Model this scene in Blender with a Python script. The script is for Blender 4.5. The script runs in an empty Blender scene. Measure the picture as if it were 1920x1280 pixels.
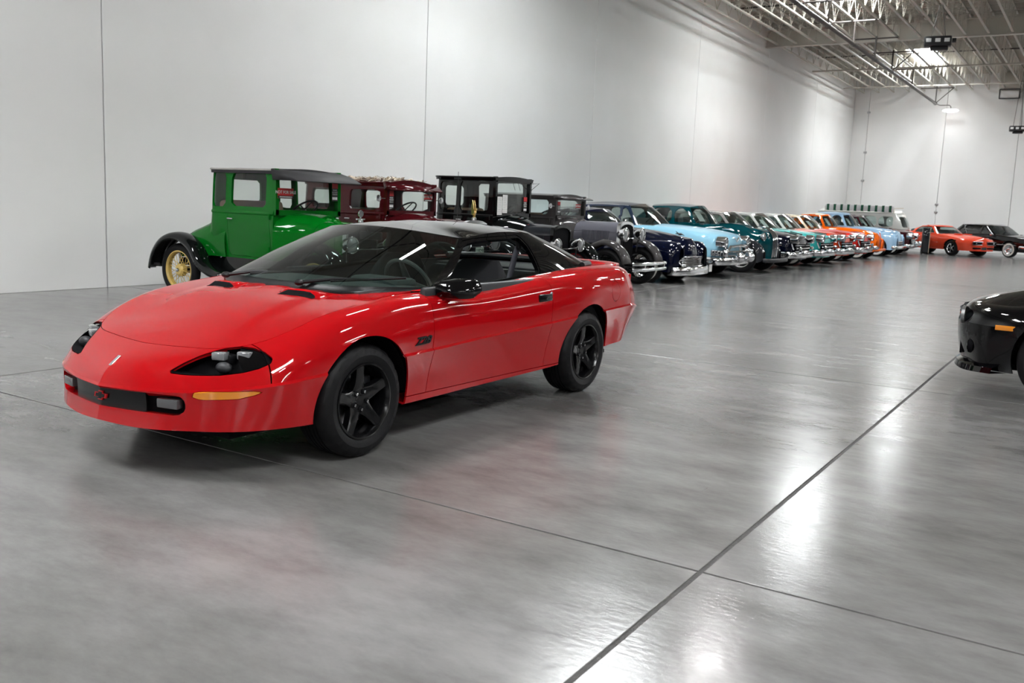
import bpy, bmesh, math, random
import numpy as np
from mathutils import Vector, Matrix
random.seed(7)
S = bpy.context.scene
COL = S.collection

# ------------------------------------------------------------------ camera
# world: X runs along the long left wall, Y points at that wall, Z is up; metres
F_PX, YAW, PITCH, ROLL, CAM_H = 1740.55, math.radians(32.228), math.radians(8.397), math.radians(2.360), 1.4548
_f = Vector((math.cos(YAW)*math.cos(PITCH), math.sin(YAW)*math.cos(PITCH), -math.sin(PITCH)))
_r = Vector((math.sin(YAW), -math.cos(YAW), 0.0)); _u = _r.cross(_f)
_r2 = math.cos(ROLL)*_r + math.sin(ROLL)*_u; _u2 = -math.sin(ROLL)*_r + math.cos(ROLL)*_u
cam_d = bpy.data.cameras.new('camera'); cam = bpy.data.objects.new('camera', cam_d); COL.objects.link(cam)
cam_d.sensor_width = 36.0; cam_d.lens = F_PX/1920*36.0; cam_d.clip_start = 0.05; cam_d.clip_end = 300
m = Matrix((_r2, _u2, -_f)).transposed().to_4x4(); m.translation = Vector((0, 0, CAM_H)); cam.matrix_world = m
S.camera = cam
cam_d.dof.use_dof = True; cam_d.dof.focus_distance = 6.4; cam_d.dof.aperture_fstop = 5.0

# ------------------------------------------------------------------ world, exposure
W = bpy.data.worlds.new('world'); S.world = W; W.use_nodes = True
W.node_tree.nodes['Background'].inputs[0].default_value = (0.62, 0.72, 0.85, 1)
W.node_tree.nodes['Background'].inputs[1].default_value = 0.6
S.view_settings.view_transform = 'Standard'; S.view_settings.look = 'None'
S.view_settings.exposure = EXPOSURE = 1.72
S.view_settings.gamma = 1.0; S.view_settings.use_curve_mapping = False
S.cycles.use_denoising = True
S.cycles.max_bounces = 10; S.cycles.diffuse_bounces = 4; S.cycles.glossy_bounces = 4; S.cycles.transparent_max_bounces = 16
S.cycles.caustics_reflective = False; S.cycles.caustics_refractive = False
S.cycles.sample_clamp_indirect = 6.0
LAMP_POWER = 46.0       # emission strength of the linear high-bay lamps
SKYLIGHT_POWER = 20.0    # daylight coming through the roof lights

# ------------------------------------------------------------------ materials
MATS = {}
def _new(name):
    mt = bpy.data.materials.new(name); mt.use_nodes = True
    nt = mt.node_tree; b = nt.nodes['Principled BSDF']; MATS[name] = mt
    return mt, nt, b
def srgb(*c):
    return tuple(((v/255+0.055)/1.055)**2.4 if v > 10.3 else v/255/12.92 for v in c) + (1.0,)
def plain(name, col, rough=0.5, metal=0.0, coat=0.0, spec=0.5, bump=0.0, bscale=60.0, var=0.06, vscale=3.0):
    mt, nt, b = _new(name)
    tc = nt.nodes.new('ShaderNodeTexCoord')
    nz = nt.nodes.new('ShaderNodeTexNoise'); nz.inputs['Scale'].default_value = vscale; nz.inputs['Detail'].default_value = 4
    nt.links.new(tc.outputs['Object'], nz.inputs['Vector'])
    mx = nt.nodes.new('ShaderNodeMix'); mx.data_type = 'RGBA'
    mx.inputs[6].default_value = tuple(max(0, v*(1-var)) for v in col[:3])+(1,)
    mx.inputs[7].default_value = tuple(min(1, v*(1+var)) for v in col[:3])+(1,)
    nt.links.new(nz.outputs['Fac'], mx.inputs[0]); nt.links.new(mx.outputs[2], b.inputs['Base Color'])
    b.inputs['Roughness'].default_value = rough; b.inputs['Metallic'].default_value = metal
    b.inputs['Coat Weight'].default_value = coat; b.inputs['Coat Roughness'].default_value = 0.03
    b.inputs['Specular IOR Level'].default_value = spec
    if bump:
        n2 = nt.nodes.new('ShaderNodeTexNoise'); n2.inputs['Scale'].default_value = bscale; n2.inputs['Detail'].default_value = 6
        nt.links.new(tc.outputs['Object'], n2.inputs['Vector'])
        bp = nt.nodes.new('ShaderNodeBump'); bp.inputs['Strength'].default_value = bump; bp.inputs['Distance'].default_value = 0.01
        nt.links.new(n2.outputs['Fac'], bp.inputs['Height']); nt.links.new(bp.outputs['Normal'], b.inputs['Normal'])
    return mt
def paint(name, col, rough=0.35, coat=1.0, metal=0.0):
    return plain(name, col, rough=rough, coat=coat, metal=metal, spec=0.0, var=0.03, vscale=1.5)
def emit(name, col, strength):
    mt, nt, b = _new(name)
    b.inputs['Base Color'].default_value = (0.8, 0.8, 0.8, 1)
    b.inputs['Emission Color'].default_value = col; b.inputs['Emission Strength'].default_value = strength
    return mt
def thin_glass(name, tint, refl=1.0):
    mt = bpy.data.materials.new(name); mt.use_nodes = True; nt = mt.node_tree; nt.nodes.clear(); MATS[name] = mt
    out = nt.nodes.new('ShaderNodeOutputMaterial'); mix = nt.nodes.new('ShaderNodeMixShader')
    tr = nt.nodes.new('ShaderNodeBsdfTransparent'); tr.inputs[0].default_value = tint
    gl = nt.nodes.new('ShaderNodeBsdfGlossy'); gl.inputs['Roughness'].default_value = 0.02; gl.inputs[0].default_value = (1, 1, 1, 1)
    lw = nt.nodes.new('ShaderNodeLayerWeight'); lw.inputs[0].default_value = 0.5
    pw = nt.nodes.new('ShaderNodeMath'); pw.operation = 'POWER'; pw.inputs[1].default_value = 5.0; nt.links.new(lw.outputs['Facing'], pw.inputs[0])
    mu = nt.nodes.new('ShaderNodeMath'); mu.operation = 'MULTIPLY_ADD'; mu.inputs[1].default_value = 0.92*min(refl, 1); mu.inputs[2].default_value = 0.06*refl; mu.use_clamp = True
    nt.links.new(pw.outputs[0], mu.inputs[0]); nt.links.new(mu.outputs[0], mix.inputs[0])
    nt.links.new(tr.outputs[0], mix.inputs[1]); nt.links.new(gl.outputs[0], mix.inputs[2]); nt.links.new(mix.outputs[0], out.inputs[0])
    return mt
def M(name): return MATS[name]

paint('red_paint', (0.43, 0.003, 0.006, 1)); paint('black_paint', (0.0015, 0.0015, 0.002, 1), 0.3)
paint('green_paint', srgb(4, 104, 24), 0.35, 0.6); paint('maroon_paint', srgb(70, 14, 20), 0.35, 0.8)
paint('dark_paint', (0.003, 0.004, 0.004, 1), 0.35, 0.9); paint('grey_paint', srgb(104, 104, 112), 0.35, 0.8, 0.3)
paint('taupe_paint', srgb(66, 64, 64), 0.4, 0.6)
paint('navy_paint', srgb(5, 9, 30), 0.3); paint('sky_paint', srgb(148, 200, 222), 0.35, 0.8); paint('midnight_paint', srgb(30, 42, 62), 0.35)
paint('teal_paint', srgb(4, 70, 78), 0.3); paint('slate_paint', srgb(40, 42, 46), 0.35); paint('silver_paint', srgb(176, 172, 168), 0.35)
paint('turquoise_paint', srgb(60, 196, 190), 0.3); paint('white_paint', srgb(226, 228, 222), 0.35); paint('cream_paint', srgb(226, 210, 180), 0.35)
paint('vermilion_paint', srgb(226, 62, 28), 0.3); paint('scarlet_paint', srgb(214, 34, 28), 0.3); paint('orange_paint', srgb(240, 104, 14), 0.3)
paint('powder_paint', srgb(164, 202, 232), 0.35); paint('wine_paint', srgb(66, 26, 32), 0.3); paint('coral_paint', srgb(226, 76, 48), 0.3)
plain('rubber', (0.005, 0.005, 0.0055, 1), 0.55, spec=0.25, bump=0.15, bscale=220); plain('black_plastic', (0.006, 0.006, 0.007, 1), 0.4, spec=0.35)
plain('dark_trim', (0.02, 0.021, 0.024, 1), 0.5); plain('black_cavity', (0.004, 0.004, 0.005, 1), 0.8, spec=0.1)
plain('satin_black', (0.003, 0.003, 0.0035, 1), 0.22, spec=0.4); plain('chrome', (0.78, 0.79, 0.81, 1), 0.09, 1.0, var=0.02)
plain('dull_steel', (0.42, 0.42, 0.43, 1), 0.35, 1.0); plain('brass', (0.62, 0.45, 0.18, 1), 0.25, 1.0)
plain('whitewall', (0.72, 0.70, 0.66, 1), 0.6); plain('cream_enamel', srgb(214, 184, 104), 0.35, coat=0.5)
plain('seat_cloth', (0.022, 0.022, 0.025, 1), 0.85, bump=0.2, bscale=300); plain('grey_trim', (0.075, 0.085, 0.088, 1), 0.7)
plain('tan_trim', (0.16, 0.10, 0.06, 1), 0.8); plain('roof_vinyl', (0.022, 0.022, 0.024, 1), 0.6, bump=0.2, bscale=180)
plain('belt_webbing', (0.05, 0.052, 0.065, 1), 0.7); plain('amber_lens', (0.75, 0.25, 0.01, 1), 0.12, coat=1)
plain('red_lens', (0.35, 0.006, 0.008, 1), 0.15, coat=1); plain('paper', (0.78, 0.78, 0.76, 1), 0.7); plain('sign_red', srgb(196, 30, 34), 0.4)
plain('print_grey', (0.42, 0.42, 0.43, 1), 0.7); plain('ink', (0.02, 0.02, 0.02, 1), 0.6); plain('ink_green', srgb(30, 70, 56), 0.5); plain('sign_white', (0.8, 0.8, 0.8, 1), 0.5)
plain('plate_green', srgb(196, 214, 200), 0.4); plain('awning_green', srgb(14, 84, 58), 0.7); plain('straw', (0.60, 0.52, 0.40, 1), 0.85)
plain('steel_white', srgb(186, 182, 172), 0.5, var=0.08, vscale=0.7); plain('pipe_dark', (0.06, 0.05, 0.045, 1), 0.5)
plain('lamp_lens', (0.34, 0.35, 0.36, 1), 0.15, coat=1, metal=0.5); plain('fog_lens', (0.13, 0.13, 0.135, 1), 0.2, coat=0.6, metal=0.4); plain('fixture_black', (0.02, 0.02, 0.022, 1), 0.45)
plain('sealant', (0.07, 0.067, 0.065, 1), 0.75, bump=0.6, bscale=90, var=0.4, vscale=25)
thin_glass('windshield_glass', (0.50, 0.60, 0.56, 1), 1.3); thin_glass('clear_glass', (0.86, 0.90, 0.88, 1), 1.0)
thin_glass('side_glass', (0.62, 0.70, 0.68, 1), 1.0); thin_glass('hatch_tint', (0.42, 0.46, 0.45, 1), 0.8); thin_glass('smoke_glass', (0.06, 0.07, 0.075, 1), 1.2)
emit('lamp_glow', (1.0, 0.97, 0.985, 1), LAMP_POWER); emit('wall_lamp_glow', (1.0, 0.97, 0.95, 1), 7.0); emit('skylight_glow', (0.93, 0.97, 1.0, 1), SKYLIGHT_POWER)

def concrete():
    mt, nt, b = _new('concrete_floor')
    L = nt.links.new; N = nt.nodes.new
    tc = N('ShaderNodeTexCoord')
    mp = N('ShaderNodeMapping'); mp.inputs['Scale'].default_value = (1.0, 0.45, 1); mp.inputs['Rotation'].default_value = (0, 0, math.radians(-33)); L(tc.outputs['Generated'], mp.inputs[0])
    geo = N('ShaderNodeNewGeometry'); L(geo.outputs['Position'], mp.inputs[0])
    n1 = N('ShaderNodeTexNoise'); n1.inputs['Scale'].default_value = 0.55; n1.inputs['Detail'].default_value = 8; n1.inputs['Roughness'].default_value = 0.62; L(mp.outputs[0], n1.inputs[0])
    n2 = N('ShaderNodeTexNoise'); n2.inputs['Scale'].default_value = 4.0; n2.inputs['Detail'].default_value = 10; n2.inputs['Roughness'].default_value = 0.7; L(mp.outputs[0], n2.inputs[0])
    n3 = N('ShaderNodeTexNoise'); n3.inputs['Scale'].default_value = 38.0; n3.inputs['Detail'].default_value = 4; L(mp.outputs[0], n3.inputs[0])
    r1 = N('ShaderNodeValToRGB'); L(n1.outputs[0], r1.inputs[0])
    r1.color_ramp.elements[0].position = 0.32; r1.color_ramp.elements[0].color = srgb(96, 95, 93)
    r1.color_ramp.elements[1].position = 0.68; r1.color_ramp.elements[1].color = srgb(132, 131, 130)
    r2 = N('ShaderNodeValToRGB'); L(n2.outputs[0], r2.inputs[0])
    r2.color_ramp.elements[0].position = 0.30; r2.color_ramp.elements[0].color = (0.70, 0.70, 0.70, 1)
    r2.color_ramp.elements[1].position = 0.62; r2.color_ramp.elements[1].color = (1.08, 1.08, 1.08, 1)
    mx = N('ShaderNodeMix'); mx.data_type = 'RGBA'; mx.blend_type = 'MULTIPLY'; mx.inputs[0].default_value = 1.0
    L(r1.outputs[0], mx.inputs[6]); L(r2.outputs[0], mx.inputs[7])
    # short dark scuffs
    mp2 = N('ShaderNodeMapping'); mp2.inputs['Scale'].default_value = (0.9, 5.0, 1); mp2.inputs['Rotation'].default_value = (0, 0, math.radians(28)); L(geo.outputs['Position'], mp2.inputs[0])
    n4 = N('ShaderNodeTexNoise'); n4.inputs['Scale'].default_value = 1.7; n4.inputs['Detail'].default_value = 7; n4.inputs['Roughness'].default_value = 0.75; L(mp2.outputs[0], n4.inputs[0])
    r4 = N('ShaderNodeValToRGB'); L(n4.outputs[0], r4.inputs[0])
    r4.color_ramp.elements[0].position = 0.66; r4.color_ramp.elements[0].color = (1, 1, 1, 1)
    r4.color_ramp.elements[1].position = 0.74; r4.color_ramp.elements[1].color = (0.62, 0.61, 0.60, 1)
    mx2 = N('ShaderNodeMix'); mx2.data_type = 'RGBA'; mx2.blend_type = 'MULTIPLY'; mx2.inputs[0].default_value = 1.0
    L(mx.outputs[2], mx2.inputs[6]); L(r4.outputs[0], mx2.inputs[7]); L(mx2.outputs[2], b.inputs['Base Color'])
    rr = N('ShaderNodeMapRange'); rr.inputs['From Min'].default_value = 0.3; rr.inputs['From Max'].default_value = 0.7
    rr.inputs['To Min'].default_value = 0.15; rr.inputs['To Max'].default_value = 0.25; L(n2.outputs[0], rr.inputs[0]); L(rr.outputs[0], b.inputs['Roughness'])
    bp = N('ShaderNodeBump'); bp.inputs['Strength'].default_value = 0.05; bp.inputs['Distance'].default_value = 0.02; L(n3.outputs[0], bp.inputs['Height']); L(bp.outputs[0], b.inputs['Normal'])
    b.inputs['Specular IOR Level'].default_value = 0.55
concrete()
def wall_mat():
    mt, nt, b = _new('white_wall'); L = nt.links.new; N = nt.nodes.new
    geo = N('ShaderNodeNewGeometry')
    n1 = N('ShaderNodeTexNoise'); n1.inputs['Scale'].default_value = 0.4; n1.inputs['Detail'].default_value = 6; L(geo.outputs['Position'], n1.inputs[0])
    r1 = N('ShaderNodeValToRGB'); L(n1.outputs[0], r1.inputs[0])
    r1.color_ramp.elements[0].position = 0.3; r1.color_ramp.elements[0].color = srgb(226, 226, 224)
    r1.color_ramp.elements[1].position = 0.7; r1.color_ramp.elements[1].color = srgb(234, 234, 233)
    L(r1.outputs[0], b.inputs['Base Color']); b.inputs['Roughness'].default_value = 0.65; b.inputs['Specular IOR Level'].default_value = 0.25
    n2 = N('ShaderNodeTexNoise'); n2.inputs['Scale'].default_value = 6; n2.inputs['Detail'].default_value = 8; L(geo.outputs['Position'], n2.inputs[0])
    bp = N('ShaderNodeBump'); bp.inputs['Strength'].default_value = 0.06; bp.inputs['Distance'].default_value = 0.02; L(n2.outputs[0], bp.inputs['Height']); L(bp.outputs[0], b.inputs['Normal'])
wall_mat()
plain('grey_wall', srgb(128, 128, 128), 0.8, var=0.04, vscale=0.3)

# ------------------------------------------------------------------ object helpers
def link(o, parent=None):
    COL.objects.link(o)
    if parent is not None: o.parent = parent
    return o
def thing(name, label, cat, loc=(0, 0, 0), rz=0.0, group=None):
    o = bpy.data.objects.new(name, None); o.empty_display_size = 0.2; COL.objects.link(o)
    o.location = loc; o.rotation_euler = (0, 0, rz); return tag(o, label, cat, group)
def tag(o, label=None, cat=None, group=None, kind=None):
    if label: o['label'] = label
    if cat: o['category'] = cat
    if group: o['group'] = group
    if kind: o['kind'] = kind
    return o
def copy_tree(o, parent=None):
    c = o.copy(); COL.objects.link(c); c.parent = parent
    for ch in [x for x in bpy.data.objects if x.parent == o]: copy_tree(ch, c)
    return c

class G:
    """collects plain geometry for one mesh"""
    def __init__(s): s.V = []; s.F = []
    def add(s, V, F):
        n = len(s.V); s.V += [tuple(v) for v in V]; s.F += [tuple(i+n for i in f) for f in F]; return s
    def box(s, c, d, rot=None, bevel=0.0, taper=None):
        x, y, z = d[0]/2, d[1]/2, d[2]/2
        if bevel <= 0:
            V = [Vector((sx*x, sy*y, sz*z)) for sz in (-1, 1) for sy in (-1, 1) for sx in (-1, 1)]
            F = [(0, 2, 3, 1), (4, 5, 7, 6), (0, 1, 5, 4), (2, 6, 7, 3), (0, 4, 6, 2), (1, 3, 7, 5)]
        else:
            bm = bmesh.new(); bmesh.ops.create_cube(bm, size=1.0)
            for v in bm.verts: v.co = Vector((v.co.x*d[0], v.co.y*d[1], v.co.z*d[2]))
            bmesh.ops.bevel(bm, geom=list(bm.edges), offset=min(bevel, 0.49*min(d)), segments=2, profile=0.5, affect='EDGES')
            bm.verts.index_update(); V = [v.co.copy() for v in bm.verts]; F = [tuple(v.index for v in f.verts) for f in bm.faces]; bm.free()
        if taper:
            for v in V:
                k = (v.z/z+1)/2; v.x *= 1+(taper[0]-1)*k; v.y *= 1+(taper[1]-1)*k
        if rot is not None: V = [rot @ v for v in V]
        return s.add([v+Vector(c) for v in V], F)
    def tube(s, path, r, n=8, caps=True, closed=False):
        P = [Vector(p) for p in path]; R = r if isinstance(r, (list, tuple)) else [r]*len(P)
        V = []; F = []; up = None
        for i, p in enumerate(P):
            a = P[(i-1) % len(P)] if (i > 0 or closed) else P[i]; b = P[(i+1) % len(P)] if (i < len(P)-1 or closed) else P[i]
            t = (b-a).normalized()
            if up is None: up = Vector((0, 0, 1)) if abs(t.z) < 0.9 else Vector((1, 0, 0))
            x = t.cross(up).normalized(); y = x.cross(t).normalized(); up = y
            for k in range(n):
                an = 2*math.pi*k/n; V.append(p+(x*math.cos(an)+y*math.sin(an))*R[i])
        m_ = len(P)
        for i in range(m_ if closed else m_-1):
            for k in range(n):
                a = i*n+k; b = i*n+(k+1) % n; c = ((i+1) % m_)*n+(k+1) % n; d = ((i+1) % m_)*n+k; F.append((a, b, c, d))
        if caps and not closed: F.append(tuple(range(n))[::-1]); F.append(tuple(range((m_-1)*n, m_*n)))
        return s.add(V, F)
    def cyl(s, a, b, r, r2=None, n=16): return s.tube([a, b], [r, r if r2 is None else r2], n)
    def lathe(s, prof, c=(0, 0, 0), axis='Y', n=32, alt=None):
        """prof: (radius, offset along axis); alt(i_prof, k) scales radius"""
        V = []; F = []
        for i, (r, h) in enumerate(prof):
            for k in range(n):
                a = 2*math.pi*k/n; rr = r*(alt(i, k) if alt else 1)
                u, w = rr*math.cos(a), rr*math.sin(a)
                p = {'Y': (u, h, w), 'X': (h, u, w), 'Z': (u, w, h)}[axis]
                V.append((p[0]+c[0], p[1]+c[1], p[2]+c[2]))
        for i in range(len(prof)-1):
            for k in range(n): F.append((i*n+k, i*n+(k+1) % n, (i+1)*n+(k+1) % n, (i+1)*n+k))
        return s.add(V, F)
    def ball(s, c, r, n=16, m_=10, zmin=-1.0):
        r = (r, r, r) if not isinstance(r, (tuple, list)) else r; prof = []
        a0 = math.asin(max(-1, zmin)); V = []; F = []
        for i in range(m_+1):
            a = a0+(math.pi/2-a0)*i/m_
            for k in range(n):
                b = 2*math.pi*k/n; V.append((c[0]+r[0]*math.cos(a)*math.cos(b), c[1]+r[1]*math.cos(a)*math.sin(b), c[2]+r[2]*math.sin(a)))
        for i in range(m_):
            for k in range(n): F.append((i*n+k, i*n+(k+1) % n, (i+1)*n+(k+1) % n, (i+1)*n+k))
        return s.add(V, F)
    def prism(s, poly, h0, h1, plane='XZ'):
        """extrude a 2-D outline; plane XZ -> along Y, XY -> along Z, YZ -> along X"""
        n = len(poly); V = []
        for h in (h0, h1):
            for (a, b) in poly: V.append({'XZ': (a, h, b), 'XY': (a, b, h), 'YZ': (h, a, b)}[plane])
        F = [tuple(range(n)), tuple(range(n, 2*n))[::-1]]+[(i, n+i, n+(i+1) % n, (i+1) % n) for i in range(n)]
        return s.add(V, F)
    def sheet(s, rows):
        """grid of points -> quads"""
        R = len(rows); C = len(rows[0]); V = [p for r in rows for p in r]
        F = [(i*C+j, i*C+j+1, (i+1)*C+j+1, (i+1)*C+j) for i in range(R-1) for j in range(C-1)]
        return s.add(V, F)
    def mirror(s):
        n = len(s.V); s.V += [(x, -y, z) for x, y, z in s.V]; s.F += [tuple(i+n for i in f[::-1]) for f in s.F]; return s
    def mirrored(s):
        g = G(); g.V = [(x, -y, z) for x, y, z in s.V]; g.F = [f[::-1] for f in s.F]; return g

def obj(name, g, mat, parent=None, smooth=30.0, solid=0.0, label=None, recalc=True):
    me = bpy.data.meshes.new(name); me.from_pydata([tuple(v) for v in g.V], [], g.F)
    if recalc:
        bm = bmesh.new(); bm.from_mesh(me); bmesh.ops.recalc_face_normals(bm, faces=list(bm.faces)); bm.to_mesh(me); bm.free()
    me.materials.append(M(mat)); me.update()
    if smooth:
        me.shade_smooth(); me.set_sharp_from_angle(angle=math.radians(smooth))
    o = bpy.data.objects.new(name, me); link(o, parent)
    if solid:
        md = o.modifiers.new('thickness', 'SOLIDIFY'); md.thickness = solid; md.offset = 0
    if label: o['label'] = label
    return o
def share(o, parent, name=None, M4=None):
    c = o.copy(); c.name = name or o.name; COL.objects.link(c); c.parent = parent
    if M4 is not None: c.matrix_local = M4
    return c

# ------------------------------------------------------------------ smooth panels that can be cut along lines
def _hermite(P, per, t=None):
    """P (..., K, 3) along axis 0 -> resampled; per = subdivisions per span"""
    K = P.shape[0]
    if K == 2:
        w = np.linspace(0, 1, per+1).reshape((-1,)+(1,)*(P.ndim-1)); return P[0]*(1-w)+P[1]*w
    d = np.linalg.norm(np.diff(P, axis=0), axis=-1); d = d.reshape(K-1, -1).mean(1)+1e-6
    T = np.zeros_like(P); s = np.diff(P, axis=0)/d.reshape((-1,)+(1,)*(P.ndim-1))
    for i in range(1, K-1):
        a, b = d[i-1], d[i]; T[i] = (s[i-1]*b+s[i]*a)/(a+b)
    T[0] = 1.5*s[0]-0.5*T[1]; T[-1] = 1.5*s[-1]-0.5*T[-2]
    out = []
    for i in range(K-1):
        for k in range(per):
            w = k/per; h = d[i]
            out.append((2*w**3-3*w**2+1)*P[i]+(w**3-2*w**2+w)*h*T[i]+(-2*w**3+3*w**2)*P[i+1]+(w**3-w**2)*h*T[i+1])
    out.append(P[-1]); return np.array(out)
def surf(ctrl, nu, nv):
    """ctrl[row][col] -> dense grid (rows, cols, 3)"""
    P = np.array(ctrl, float); P = _hermite(P, nv); P = np.swapaxes(P, 0, 1); P = _hermite(P, nu); return np.swapaxes(P, 0, 1)
class Soup:
    def __init__(s, V=None, N=None, Fc=None):
        s.V = np.zeros((0, 3)) if V is None else V; s.N = np.zeros((0, 3)) if N is None else N; s.F = [] if Fc is None else Fc
    def __add__(s, o):
        n = len(s.V); return Soup(np.vstack([s.V, o.V]), np.vstack([s.N, o.N]), s.F+[tuple(i+n for i in f) for f in o.F])
    def mirrored(s):
        k = np.array([1, -1, 1]); return Soup(s.V*k, s.N*k, [f[::-1] for f in s.F])
    def both(s): return s+s.mirrored()
def soup(P, out):
    """dense grid -> Soup; out(p) gives a rough outward direction"""
    R, C, _ = P.shape
    du = np.gradient(P, axis=1); dv = np.gradient(P, axis=0); n = np.cross(du, dv); l = np.linalg.norm(n, axis=-1, keepdims=True)
    n = n/np.maximum(l, 1e-9)
    for i in range(R):                                   # repair collapsed rows / columns
        for j in range(C):
            if l[i, j, 0] < 1e-8:
                a, b = (i+1 if i < R//2 else i-1), (j+1 if j < C//2 else j-1); n[i, j] = n[a, b] if R > 1 and C > 1 else (0, 0, 1)
    V = P.reshape(-1, 3); N = n.reshape(-1, 3)
    flip = np.sum(N*np.array([out(p) for p in V]), axis=1)
    s = -1.0 if np.sum(flip) < 0 else 1.0
    N = N*s; Fc = []
    for i in range(R-1):
        for j in range(C-1):
            q = [i*C+j, i*C+j+1, (i+1)*C+j+1, (i+1)*C+j]
            a, b, c, d = (V[k] for k in q)
            if np.linalg.norm(np.cross(c-a, d-b)) < 1e-9: continue
            Fc.append(tuple(q if s > 0 else q[::-1]))
    return Soup(V.copy(), N, Fc)
def clip(sp, fn):
    """split a Soup where fn changes sign -> (fn<0, fn>=0)"""
    if not len(sp.V): return Soup(), Soup()
    val = np.asarray(fn(sp.V), float); val = np.where(np.abs(val) < 1e-7, 1e-7, val)
    V = [tuple(v) for v in sp.V]; N = [tuple(v) for v in sp.N]; cache = {}; res = ([], [])
    def cutp(a, b):
        k = (a, b) if a < b else (b, a)
        if k not in cache:
            w = val[a]/(val[a]-val[b]); cache[k] = len(V)
            V.append(tuple(sp.V[a]*(1-w)+sp.V[b]*w)); nn = sp.N[a]*(1-w)+sp.N[b]*w; N.append(tuple(nn/max(np.linalg.norm(nn), 1e-9)))
        return cache[k]
    for f in sp.F:
        sg = [val[i] >= 0 for i in f]
        if all(sg): res[1].append(f); continue
        if not any(sg): res[0].append(f); continue
        P = ([], [])
        for i in range(len(f)):
            a, b = f[i], f[(i+1) % len(f)]
            P[1 if val[a] >= 0 else 0].append(a)
            if (val[a] >= 0) != (val[b] >= 0):
                c = cutp(a, b); P[0].append(c); P[1].append(c)
        for k in (0, 1):
            if len(P[k]) >= 3: res[k].append(tuple(P[k]))
    V = np.array(V); N = np.array(N)
    def sub(Fc):
        if not Fc: return Soup()
        used = sorted({i for f in Fc for i in f}); mp = {i: k for k, i in enumerate(used)}
        return Soup(V[used], N[used], [tuple(mp[i] for i in f) for f in Fc])
    return sub(res[0]), sub(res[1])
def keep(sp, *fns):
    for fn in fns: sp = clip(sp, fn)[1]
    return sp
def drop(sp, fn): return clip(sp, fn)[0]
def between(axis, lo, hi): 
    return [lambda V: V[:, axis]-lo, lambda V: hi-V[:, axis]]
def poly_in(poly, ax=(0, 2), rnd=0.0):
    """signed distance to a 2-D outline, positive inside"""
    Q = np.array(poly, float)
    def fn(V):
        p = V[:, list(ax)]; best = np.full(len(p), 1e9); ins = np.zeros(len(p), bool)
        for i in range(len(Q)):
            a, b = Q[i], Q[(i+1) % len(Q)]; ab = b-a; w = np.clip(((p-a)@ab)/max(ab@ab, 1e-12), 0, 1)
            best = np.minimum(best, np.linalg.norm(p-(a+w[:, None]*ab), axis=1))
            c = ((a[1] > p[:, 1]) != (b[1] > p[:, 1])); xi = a[0]+(p[:, 1]-a[1])*(b[0]-a[0])/(b[1]-a[1] if abs(b[1]-a[1]) > 1e-12 else 1e-12)
            ins ^= c & (p[:, 0] < xi)
        return np.where(ins, best, -best)+rnd
    return fn
def panel(name, sp, mat, parent=None, rim=0.012, label=None, thick=0.0):
    """Soup -> object with smooth normals and a folded-in edge"""
    V = [tuple(v) for v in sp.V]; N = [tuple(v) for v in sp.N]; Fc = list(sp.F)
    if rim:
        cnt = {}
        for f in sp.F:
            for i in range(len(f)):
                a, b = f[i], f[(i+1) % len(f)]; k = (min(a, b), max(a, b)); cnt.setdefault(k, []).append((a, b))
        for k, l in cnt.items():
            if len(l) != 1: continue
            a, b = l[0]; pa, pb = sp.V[a], sp.V[b]; qa, qb = pa-sp.N[a]*rim, pb-sp.N[b]*rim
            nn = np.cross(pa-pb, qb-pb); ln = np.linalg.norm(nn)
            if ln < 1e-12: continue
            nn = nn/ln; i0 = len(V); V += [tuple(pb), tuple(pa), tuple(qa), tuple(qb)]; N += [tuple(nn)]*4; Fc.append((i0, i0+1, i0+2, i0+3))
    me = bpy.data.meshes.new(name); me.from_pydata(V, [], Fc); me.materials.append(M(mat)); me.update(); me.shade_smooth()
    try: me.normals_split_custom_set_from_vertices(N)
    except Exception: pass
    o = bpy.data.objects.new(name, me); link(o, parent)
    if thick:
        md = o.modifiers.new('thickness', 'SOLIDIFY'); md.thickness = thick; md.offset = -1
    if label: o['label'] = label
    return o
def recess(name, sp, shift, mat, parent):
    """pocket behind an opening: the cut-out moved by shift, joined to its outline"""
    sh = np.array(shift); V = [tuple(v) for v in sp.V+sh]; F = [tuple(f) for f in sp.F]; cnt = {}
    for f in sp.F:
        for i in range(len(f)):
            a, b = f[i], f[(i+1) % len(f)]; cnt.setdefault((min(a, b), max(a, b)), []).append((a, b))
    for l in cnt.values():
        if len(l) == 1:
            a, b = l[0]; i0 = len(V); V += [tuple(sp.V[a]), tuple(sp.V[b]), tuple(sp.V[b]+sh), tuple(sp.V[a]+sh)]; F.append((i0, i0+1, i0+2, i0+3))
    g = G(); g.V = V; g.F = F; return obj(name, g, mat, parent, smooth=20, recalc=False)
def text_g(s, size, depth=0.002, bold=0.0, shear=0.0, width=1.0):
    cu = bpy.data.curves.new('lettering', 'FONT'); cu.body = s; cu.size = size; cu.extrude = depth/2; cu.offset = bold; cu.shear = shear
    cu.align_x = 'CENTER'; cu.align_y = 'CENTER'; cu.resolution_u = 3
    o = bpy.data.objects.new('lettering', cu); COL.objects.link(o); dg = bpy.context.evaluated_depsgraph_get(); dg.update()
    me = bpy.data.meshes.new_from_object(o.evaluated_get(dg)); g = G()
    g.add([(v.co.x*width, v.co.y, v.co.z) for v in me.vertices], [tuple(p.vertices) for p in me.polygons])
    bpy.data.objects.remove(o); bpy.data.meshes.remove(me); bpy.data.curves.remove(cu); return g
def moved(g, M4):
    r = G(); r.V = [tuple(M4 @ Vector(v)) for v in g.V]; r.F = list(g.F); return r
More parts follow.
